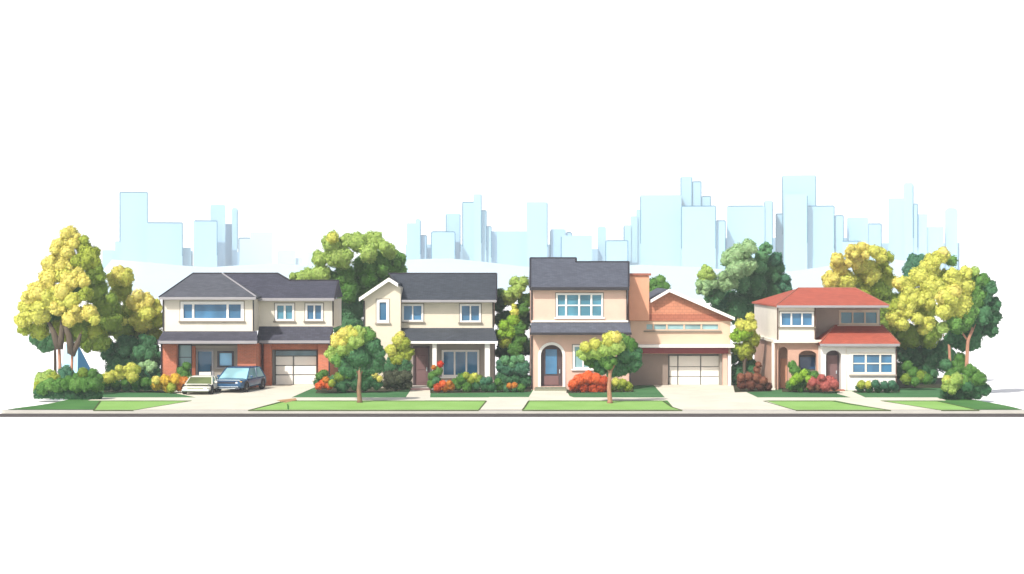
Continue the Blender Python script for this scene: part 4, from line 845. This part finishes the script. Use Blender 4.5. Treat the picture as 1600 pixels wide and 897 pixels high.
# ---------------------------------------------------------------- small things
t = empty('garden_tent', 'small blue canvas tent seen between the thin trunks at far left', 'tent')
Yt = 8.0; a = at(128, 541, Yt)
zb = 0.0; b0, b1, b2, b3 = (gx(92, Yt - 1), Yt - 1, zb), (gx(121, Yt - 1.6), Yt - 1.6, zb), (gx(150, Yt), Yt, zb), (gx(118, Yt + 2), Yt + 2, zb)
ap = (gx(122, Yt), Yt, gz(538, Yt)); ap2 = (gx(100, Yt), Yt + .2, gz(538, Yt))
MB().poly([b0, b1, ap, ap2], [(0, 1, 2, 3)]).poly([b0, ap2, b3]).poly([ap2, ap, b3]).build('pale_panel', 'tentp', t)
MB().poly([b1, b2, ap]).poly([b2, b3, ap]).build('blue_panel', 'tentb', t)
settle(t, (gx(120, Yt), Yt, 0))
shrub('low_hedge', 'added very dark hedge standing in for deep shade left of the brown front door', [(606, 600, 9, 'K'), (618, 600, 9, 'K'), (630, 600, 9, 'K'), (637, 601, 8, 'K'), (607, 588, 9, 'K'), (619, 587, 9, 'K'), (631, 587, 9, 'K'), (637, 588, 8, 'K'), (612, 594, 9, 'K'), (625, 593, 9, 'K')], -3.4, 'hedge', spread=.4)  # dark mass added where the wing wall lies in deep shadow
s = MB().tube([gp(449, 641) + Vector((0, .3, 0)), gp(449, 641) + Vector((0, .3, .18)), gp(448, 641) + Vector((0, .3, .3))], [.05, .05, .03], 8)
tag(s.build('lawn_stake', M['lawn3']), 'tiny green stake in the lawn right of the left driveway', 'stake')

# ================================================================ CARS
def loft(mb, secs, n=20):
    """secs: (y, half width, z_bottom, z_top, squareness) rings joined along the length"""
    base = len(mb.v); k = len(secs); pts = []
    for (y, hw, z0, z1, e) in secs:
        cz, hh = (z0 + z1) / 2, (z1 - z0) / 2
        for i in range(n):
            t = 2 * math.pi * (i + .5) / n; c, s = math.cos(t), math.sin(t)
            pts.append((hw * math.copysign(abs(c) ** (2 / e), c), y, cz + hh * math.copysign(abs(s) ** (2 / e), s)))
    fs = [(i * n + j, i * n + (j + 1) % n, (i + 1) * n + (j + 1) % n, (i + 1) * n + j) for i in range(k - 1) for j in range(n)]
    fs += [tuple(range(n)), tuple((k - 1) * n + j for j in range(n - 1, -1, -1))]
    mb.poly(pts, fs)
def wheel(par, x, y, r, side):
    w = MB(); wd = .22; n = 24
    prof = [(-wd / 2, r * .62), (-wd / 2, r * .92), (-wd / 2 + .03, r), (wd / 2 - .03, r), (wd / 2, r * .92), (wd / 2, r * .62)]
    pts = [(x + u, y + q * math.cos(t), r + q * math.sin(t)) for t in [2 * math.pi * i / n for i in range(n)] for u, q in prof]; m = len(prof)
    fs = [(i * m + j, i * m + (j + 1) % m, ((i + 1) % n) * m + (j + 1) % m, ((i + 1) % n) * m + j) for i in range(n) for j in range(m)]
    w.poly(pts, fs); wo = w.build('wheel', 'tyre', par, smooth=False)
    rm = MB(); xo = x + side * (wd / 2 - .03)
    for k in range(5):
        t = 2 * math.pi * k / 5; c, s = math.cos(t), math.sin(t); p, q = -s * .06, c * .06
        rm.poly([(xo, y + p * .7, r + q * .7), (xo, y - p * .7, r - q * .7), (xo, y + c * r * .6 - p, r + s * r * .6 - q), (xo, y + c * r * .6 + p, r + s * r * .6 + q)])
        rm.poly([(xo - side * .03, y + p * .7, r + q * .7), (xo - side * .03, y - p * .7, r - q * .7), (xo - side * .03, y + c * r * .6 - p, r + s * r * .6 - q), (xo - side * .03, y + c * r * .6 + p, r + s * r * .6 + q)])
    n2 = 20
    ring = [(xo - side * .02, y + r * .62 * math.cos(2 * math.pi * i / n2), r + r * .62 * math.sin(2 * math.pi * i / n2)) for i in range(n2)]
    ring2 = [(xo, y + r * .54 * math.cos(2 * math.pi * i / n2), r + r * .54 * math.sin(2 * math.pi * i / n2)) for i in range(n2)]
    rm.poly(ring + ring2, [(i, (i + 1) % n2, (i + 1) % n2 + n2, i + n2) for i in range(n2)])
    rm.build('rim', 'rim', wo)
    MB().poly([(x, y + r * .6 * math.cos(2 * math.pi * i / n2), r + r * .6 * math.sin(2 * math.pi * i / n2)) for i in range(n2)]).build('brake_disc', 'dark', wo)
def car(name, label, loc, rot, L, W, H, body, glassm, style):
    """front of the car looks to -Y"""
    t = empty(name, label, 'car'); hw = W / 2; h0 = .24; hb = H * (.60 if style == 'suv' else .62)
    y0, y1 = -L / 2, L / 2
    b = MB()
    hood = hb * (.9 if style == 'suv' else .8)
    loft(b, [(y0, hw * .80, h0 + .12, hood * .80, 5), (y0 + .08, hw * .92, h0 + .02, hood * .90, 5), (y0 + .35, hw * .98, h0 - .02, hood * .96, 5), (y0 + L * .28, hw, h0 - .02, hb * .98, 5), (0, hw, h0 - .02, hb, 5), (y1 - L * .15, hw, h0 - .02, hb * 1.0, 5), (y1 - .2, hw * .97, h0, hb * .98, 5), (y1, hw * .86, h0 + .1, hb * .85, 5)], 28)
    b.build('body', body, t, smooth=True)
    # cabin: glass shell with roof above
    g = MB(); yc0, yc1 = y0 + L * .23, y1 - (L * .08 if style == 'suv' else L * .18)
    yr0, yr1 = yc0 + (L * .21), yc1 - L * .10
    zt = H - .05; z0 = hb - .10
    wb, wt = hw * .94, hw * .74
    q = [(-wb, yc0, z0), (wb, yc0, z0), (wb, yc1, z0), (-wb, yc1, z0), (-wt, yr0, zt), (wt, yr0, zt), (wt, yr1, zt), (-wt, yr1, zt)]
    g.poly(q, [(0, 1, 5, 4), (2, 3, 7, 6), (0, 4, 7, 3), (1, 2, 6, 5)])
    g.build('windows', glassm, t, bevel=.05, seg=3)
    r = MB(); zt2 = H
    r.poly([(-wt - .02, yr0 - .03, zt - .01), (wt + .02, yr0 - .03, zt - .01), (wt + .02, yr1 + .03, zt - .01), (-wt - .02, yr1 + .03, zt - .01), (-wt * .86, yr0 + .15, zt2), (wt * .86, yr0 + .15, zt2), (wt * .86, yr1 - .15, zt2), (-wt * .86, yr1 - .15, zt2)],
           [(0, 1, 5, 4), (1, 2, 6, 5), (2, 3, 7, 6), (3, 0, 4, 7), (4, 5, 6, 7), (0, 3, 2, 1)])
    for s in (-1, 1):
        for (ya, yb) in ((yc0, yr0), (yc1, yr1), ((yc0 + yc1) / 2 + .1, (yr0 + yr1) / 2 + .1)):
            r.tube([(s * (wb + .004), ya, z0), (s * (wt + .01), yb, zt)], [.045, .04], 6)
    r.build('roof', body, t, smooth=False, bevel=.03)
    # lamps, bumpers, grille
    zl = hood * .78
    for s in (-1, 1):
        m = MB()
        if style == 'suv':
            m.poly([(s * hw * .62, y0 - .012, zl - .07), (s * hw * .90, y0 + .10, zl - .03), (s * hw * .93, y0 + .16, zl + .09), (s * hw * .62, y0 + .03, zl + .06), (s * hw * .62, y0 + .2, zl - .07), (s * hw * .90, y0 + .3, zl - .03), (s * hw * .93, y0 + .3, zl + .09), (s * hw * .62, y0 + .3, zl + .06)],
                   [(0, 1, 2, 3), (0, 3, 7, 4), (1, 5, 6, 2), (3, 2, 6, 7), (0, 4, 5, 1)])
            m.build('headlight', 'lampo' if s > 0 else 'lampw', t, bevel=.01)
        else:
            n = 16; cx, cz, rr = s * hw * .68, zl - .06, .115
            pts = [(cx + rr * math.cos(2 * math.pi * i / n), y0 - .03, cz + rr * math.sin(2 * math.pi * i / n)) for i in range(n)]
            pts2 = [(cx + rr * math.cos(2 * math.pi * i / n), y0 + .2, cz + rr * math.sin(2 * math.pi * i / n)) for i in range(n)]
            m.poly(pts + pts2, [tuple(range(n))] + [(i, (i + 1) % n, (i + 1) % n + n, i + n) for i in range(n)])
            m.build('headlight', 'lampw', t)
        mm = MB().box(s * (hw + .0), s * (hw + .16), yc0 + .35, yc0 + .46, hb - .02, hb + .12); mm.build('mirror', body, t, bevel=.03)
    if style == 'suv':
        MB().box(-hw * .58, hw * .58, y0 - .02, y0 + .1, zl - .05, zl + .07).build('grille', 'black', t, bevel=.02)
        MB().box(-hw * .80, hw * .80, y0 - .055, y0 + .1, zl - .25, zl - .225).build('bumper_strip', 'chrome', t, bevel=.01)
        MB().box(-hw * .86, hw * .86, y0 - .04, y0 + .2, h0 - .02, zl - .29).build('bumper', 'black', t, bevel=.04)
        MB().box(-hw * .62, hw * .62, y0 - .06, y0 + .0, h0 + .02, h0 + .045).build('lower_strip', 'chrome', t, bevel=.01)
        MB().box(-.95 * hw * .9, .9 * hw * .95, y0 + .12, y0 + .2, hood * .955, hood * .985).build('bonnet_edge', 'chrome', t, bevel=.01)
    else:
        MB().box(-hw * .92, hw * .92, y0 - .06, y0 + .2, h0 - .02, h0 + .10).build('bumper', 'chrome', t, bevel=.03)
        MB().box(-hw * .86, hw * .86, y0 - .02, y0 + .1, zl - .22, zl + .02).build('grille', 'carolive', t, bevel=.03)
        MB().box(-hw * .80, hw * .80, y0 + .25, yc0 - .05, hb * .93, hb * .985).build('bonnet', 'carwhite', t, bevel=.03)
    wr = .33 if style == 'suv' else .27
    for s in (-1, 1):
        for yy in (y0 + L * .19, y1 - L * .19): wheel(t, s * (hw - .08), yy, wr, s)
    # dark arches
    a = MB()
    for s in (-1, 1):
        for yy in (y0 + L * .19, y1 - L * .19):
            n = 14; rr = wr + .06; xs = s * (hw + .006)
            a.poly([(xs, yy + rr * math.cos(math.pi * i / n), wr + rr * math.sin(math.pi * i / n)) for i in range(n + 1)] + [(xs, yy - rr, h0), (xs, yy + rr, h0)])
    a.build('wheel_arch', 'black', t)
    t.location = loc; t.rotation_euler.z = rot
    return t
car('parked_car', 'blue car parked on the driveway in front of the brick pier', (gx(375, -2.2), -2.3, .018), R(-13), 4.2, 2.0, 1.43, 'carblue', 'carglass', 'suv')
car('parked_car', 'low olive and white car parked left of the blue car', (gx(315, -4.5), -4.4, .018), R(-3), 3.1, 1.74, 1.02, 'carwhite', 'carglassd', 'low')

# ================================================================ SKYLINE
GC = 'distant towers of the city skyline'
def tower(label, tiers, Dm=900, mat='city', name='tower'):
    """tiers: (px0, px1, py_top, sides of the dark edge: l, r, t, round, extra depth)"""
    Y = Dm - 100; k = Dm / F
    root = empty(name, label, 'building', GC)
    n = len(tiers)
    for i, tr in enumerate(tiers):
        a, b, top, edge = tr[:4]; yo = tr[4] if len(tr) > 4 else 0; rnd = tr[5] if len(tr) > 5 else 1.6
        yf = Y + yo; x0, x1, zt = gx(a, yf), gx(b, yf), gz(top, yf)
        w = x1 - x0; r = min(rnd * k, w * .48)
        out = [(x0, ZR - .05), (x1, ZR - .05)] + [(x1 - r + r * math.cos(t), zt - r + r * math.sin(t)) for t in [math.pi / 2 * j / 6 for j in range(7)]] + [(x0 + r - r * math.sin(t), zt - r + r * math.cos(t)) for t in [math.pi / 2 * j / 6 for j in range(7)]]
        o = MB().prism(out, yf, yf + max(10, w * .5)).build('tier' if n > 1 else 'wall', mat, root)
        if edge:
            e = MB(); q = .75 * k
            arc = [(x1, 8.0)] * 1
            pts = []
            if 'r' in edge: pts += [(x1, zt - (zt * .55)), (x1, zt - r)]
            if 't' in edge: pts += out[2:9] if 'r' in edge else [out[8]]
            if 't' in edge: pts += out[9:] if 'l' in edge else [out[9]]
            if 'l' in edge: pts += [(x0, zt - r), (x0, zt - (zt * .55))]
            if 't' not in edge and 'l' in edge and 'r' in edge:
                segs = [[(x1, zt * .45), (x1, zt - r)], [(x0, zt * .45), (x0, zt - r)]]
            else: segs = [pts]
            for sg in segs:
                for p, q_ in zip(sg, sg[1:]):
                    if (Vector(p) - Vector(q_)).length < 1e-4: continue
                    e.tube([(p[0], yf - .05, p[1]), (q_[0], yf - .05, q_[1])], [q * .9, q * .9], 6)
            if e.v: e.build('edge_trim', 'cityt', o)
    bx = gx((tiers[0][0] + tiers[0][1]) / 2, Y); settle(root, (bx, Y, ZR)); root.rotation_euler.z = -math.atan2(bx, Dm)
    return root
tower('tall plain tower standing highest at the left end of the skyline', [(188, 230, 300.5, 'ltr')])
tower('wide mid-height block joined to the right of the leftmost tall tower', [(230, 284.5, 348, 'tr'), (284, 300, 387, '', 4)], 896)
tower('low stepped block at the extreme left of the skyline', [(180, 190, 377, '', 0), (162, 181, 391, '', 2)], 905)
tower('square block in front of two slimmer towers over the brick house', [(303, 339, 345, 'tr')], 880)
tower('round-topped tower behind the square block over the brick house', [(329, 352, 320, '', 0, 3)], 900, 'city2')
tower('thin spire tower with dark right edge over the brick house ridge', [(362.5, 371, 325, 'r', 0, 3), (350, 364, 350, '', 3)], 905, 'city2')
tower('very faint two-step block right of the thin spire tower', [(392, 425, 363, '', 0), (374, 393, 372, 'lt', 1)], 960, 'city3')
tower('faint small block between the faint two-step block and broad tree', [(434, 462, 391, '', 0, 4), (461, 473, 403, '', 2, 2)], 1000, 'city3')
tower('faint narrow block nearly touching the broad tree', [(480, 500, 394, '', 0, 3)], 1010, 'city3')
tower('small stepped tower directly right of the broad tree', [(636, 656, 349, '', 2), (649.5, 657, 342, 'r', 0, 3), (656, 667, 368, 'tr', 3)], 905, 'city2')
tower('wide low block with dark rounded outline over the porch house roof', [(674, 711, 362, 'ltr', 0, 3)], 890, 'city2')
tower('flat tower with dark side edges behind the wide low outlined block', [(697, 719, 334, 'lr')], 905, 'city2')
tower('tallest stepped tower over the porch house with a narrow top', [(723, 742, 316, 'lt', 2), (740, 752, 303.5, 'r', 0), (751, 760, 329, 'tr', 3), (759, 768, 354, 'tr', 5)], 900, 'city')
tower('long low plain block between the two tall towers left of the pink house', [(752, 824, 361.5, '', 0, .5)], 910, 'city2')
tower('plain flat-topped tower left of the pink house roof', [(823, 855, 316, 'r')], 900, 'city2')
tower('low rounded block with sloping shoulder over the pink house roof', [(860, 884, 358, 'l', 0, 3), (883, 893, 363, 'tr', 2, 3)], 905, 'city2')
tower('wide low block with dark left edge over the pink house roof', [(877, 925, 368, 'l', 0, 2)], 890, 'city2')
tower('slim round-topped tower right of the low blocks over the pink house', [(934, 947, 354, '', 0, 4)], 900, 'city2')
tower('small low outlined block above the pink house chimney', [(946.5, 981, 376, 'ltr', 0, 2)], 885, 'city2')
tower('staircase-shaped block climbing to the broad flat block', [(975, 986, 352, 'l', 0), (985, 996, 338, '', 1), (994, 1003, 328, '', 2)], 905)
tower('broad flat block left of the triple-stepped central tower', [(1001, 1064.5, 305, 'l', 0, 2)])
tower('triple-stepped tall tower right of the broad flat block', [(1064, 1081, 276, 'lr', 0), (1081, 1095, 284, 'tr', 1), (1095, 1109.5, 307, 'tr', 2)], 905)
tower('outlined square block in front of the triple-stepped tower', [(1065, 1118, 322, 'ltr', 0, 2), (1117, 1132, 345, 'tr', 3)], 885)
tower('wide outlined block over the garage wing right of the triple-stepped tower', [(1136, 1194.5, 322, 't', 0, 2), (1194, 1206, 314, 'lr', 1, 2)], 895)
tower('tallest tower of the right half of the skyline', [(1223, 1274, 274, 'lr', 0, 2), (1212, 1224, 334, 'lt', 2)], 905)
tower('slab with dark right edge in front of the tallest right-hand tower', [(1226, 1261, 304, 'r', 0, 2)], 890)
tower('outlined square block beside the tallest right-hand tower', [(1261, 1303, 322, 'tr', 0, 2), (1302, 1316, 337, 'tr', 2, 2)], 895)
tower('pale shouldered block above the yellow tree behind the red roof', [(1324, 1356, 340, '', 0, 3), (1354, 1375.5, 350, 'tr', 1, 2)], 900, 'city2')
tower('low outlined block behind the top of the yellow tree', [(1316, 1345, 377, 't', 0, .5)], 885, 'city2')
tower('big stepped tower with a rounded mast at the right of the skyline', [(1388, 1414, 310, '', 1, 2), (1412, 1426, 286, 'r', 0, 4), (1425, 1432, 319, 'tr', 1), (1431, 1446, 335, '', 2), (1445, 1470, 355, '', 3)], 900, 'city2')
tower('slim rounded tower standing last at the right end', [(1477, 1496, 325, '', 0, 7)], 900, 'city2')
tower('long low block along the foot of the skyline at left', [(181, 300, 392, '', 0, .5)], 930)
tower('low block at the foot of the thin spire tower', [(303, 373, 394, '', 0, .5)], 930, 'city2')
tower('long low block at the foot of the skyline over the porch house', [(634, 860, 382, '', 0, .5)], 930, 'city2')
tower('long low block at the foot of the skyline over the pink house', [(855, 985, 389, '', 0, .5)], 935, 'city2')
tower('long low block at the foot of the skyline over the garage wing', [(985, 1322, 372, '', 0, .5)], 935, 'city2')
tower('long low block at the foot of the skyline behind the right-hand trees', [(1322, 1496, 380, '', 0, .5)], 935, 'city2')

def mist_bank(pts, Y, mat):
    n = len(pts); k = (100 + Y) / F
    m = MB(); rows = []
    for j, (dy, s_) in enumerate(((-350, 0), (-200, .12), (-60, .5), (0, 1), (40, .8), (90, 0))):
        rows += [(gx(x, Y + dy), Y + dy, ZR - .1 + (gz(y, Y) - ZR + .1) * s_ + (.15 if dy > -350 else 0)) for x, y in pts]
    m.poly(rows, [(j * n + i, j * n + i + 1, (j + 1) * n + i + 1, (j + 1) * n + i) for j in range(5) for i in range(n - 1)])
    struct(m.build('mist_bank', mat, smooth=True))  # solid bank coloured as the pale blue mist below the skyline
mist_bank([(150, 436), (175, 406), (230, 410), (290, 416), (330, 418), (360, 416), (430, 412), (500, 416), (570, 412), (640, 406), (700, 404), (760, 410), (830, 418), (900, 420), (1000, 414), (1100, 418), (1180, 428), (1240, 424), (1320, 412), (1400, 406), (1440, 410), (1470, 420), (1488, 436)], 650, 'mist')
# ================================================================ AIR, SKY, SUN, CAMERA
HAZE = .00035
if HAZE:
    hz = MB().box(-1520, 1520, -150, 1420, ZR - 1.2, 78).build('haze', M['white']); hz['kind'] = 'stuff'
    m = bpy.data.materials.new('haze'); m.use_nodes = True; nt = m.node_tree; nt.nodes.clear()
    o = nt.nodes.new('ShaderNodeOutputMaterial'); v = nt.nodes.new('ShaderNodeVolumePrincipled')
    v.inputs['Color'].default_value = (.88, .95, 1, 1); v.inputs['Density'].default_value = HAZE
    nt.links.new(v.outputs[0], o.inputs['Volume']); hz.data.materials[0] = m
d = Vector((.38, .60, -.66)).normalized()       # the way sunlight travels
sun = bpy.data.lights.new('sun', 'SUN'); sun.energy = 3.6; sun.angle = R(.6); sun.color = (1, .96, .89)
so = bpy.data.objects.new('sun', sun); COL.objects.link(so); so.rotation_euler = d.to_track_quat('-Z', 'Y').to_euler(); so.location = (-40, -60, 60)
w = bpy.data.worlds.new('World'); S.world = w; w.use_nodes = True; nt = w.node_tree
bg = nt.nodes['Background']
sky = nt.nodes.new('ShaderNodeTexSky'); sky.sky_type = 'NISHITA'; sky.sun_disc = False
sky.sun_elevation = math.asin(-d.z); sky.sun_rotation = math.atan2(-d.x, -d.y); sky.dust_density = 4
# white haze bank along the horizon, clear sky above it
tc = nt.nodes.new('ShaderNodeTexCoord'); sep = nt.nodes.new('ShaderNodeSeparateXYZ'); nt.links.new(tc.outputs['Generated'], sep.inputs[0])
rp = nt.nodes.new('ShaderNodeMapRange'); rp.interpolation_type = 'SMOOTHSTEP'; rp.inputs[1].default_value = .22; rp.inputs[2].default_value = .5
nt.links.new(sep.outputs[2], rp.inputs[0])
mx = nt.nodes.new('ShaderNodeMix'); mx.data_type = 'RGBA'; nt.links.new(rp.outputs[0], mx.inputs[0])
mx.inputs[6].default_value = (9.6, 9.6, 9.6, 1); nt.links.new(sky.outputs[0], mx.inputs[7])
nt.links.new(mx.outputs[2], bg.inputs[0]); bg.inputs[1].default_value = .1
cam = bpy.data.cameras.new('camera'); co = bpy.data.objects.new('camera', cam); COL.objects.link(co)
co.location = (0, -100, CH); co.rotation_euler = (R(90), 0, 0)
cam.sensor_width = 36; cam.lens = F / 1600 * 36; cam.shift_y = (HZ - 448.5) / 1600; cam.clip_end = 5000; cam.clip_start = .5
S.camera = co
S.view_settings.view_transform = 'Standard'; S.view_settings.look = 'None'; S.view_settings.gamma = 1; S.view_settings.exposure = .4
S.view_settings.use_curve_mapping = False
cy = S.cycles; cy.use_denoising = True; cy.max_bounces = 6; cy.volume_bounces = 1; cy.diffuse_bounces = 3
cy.caustics_reflective = False; cy.caustics_refractive = False
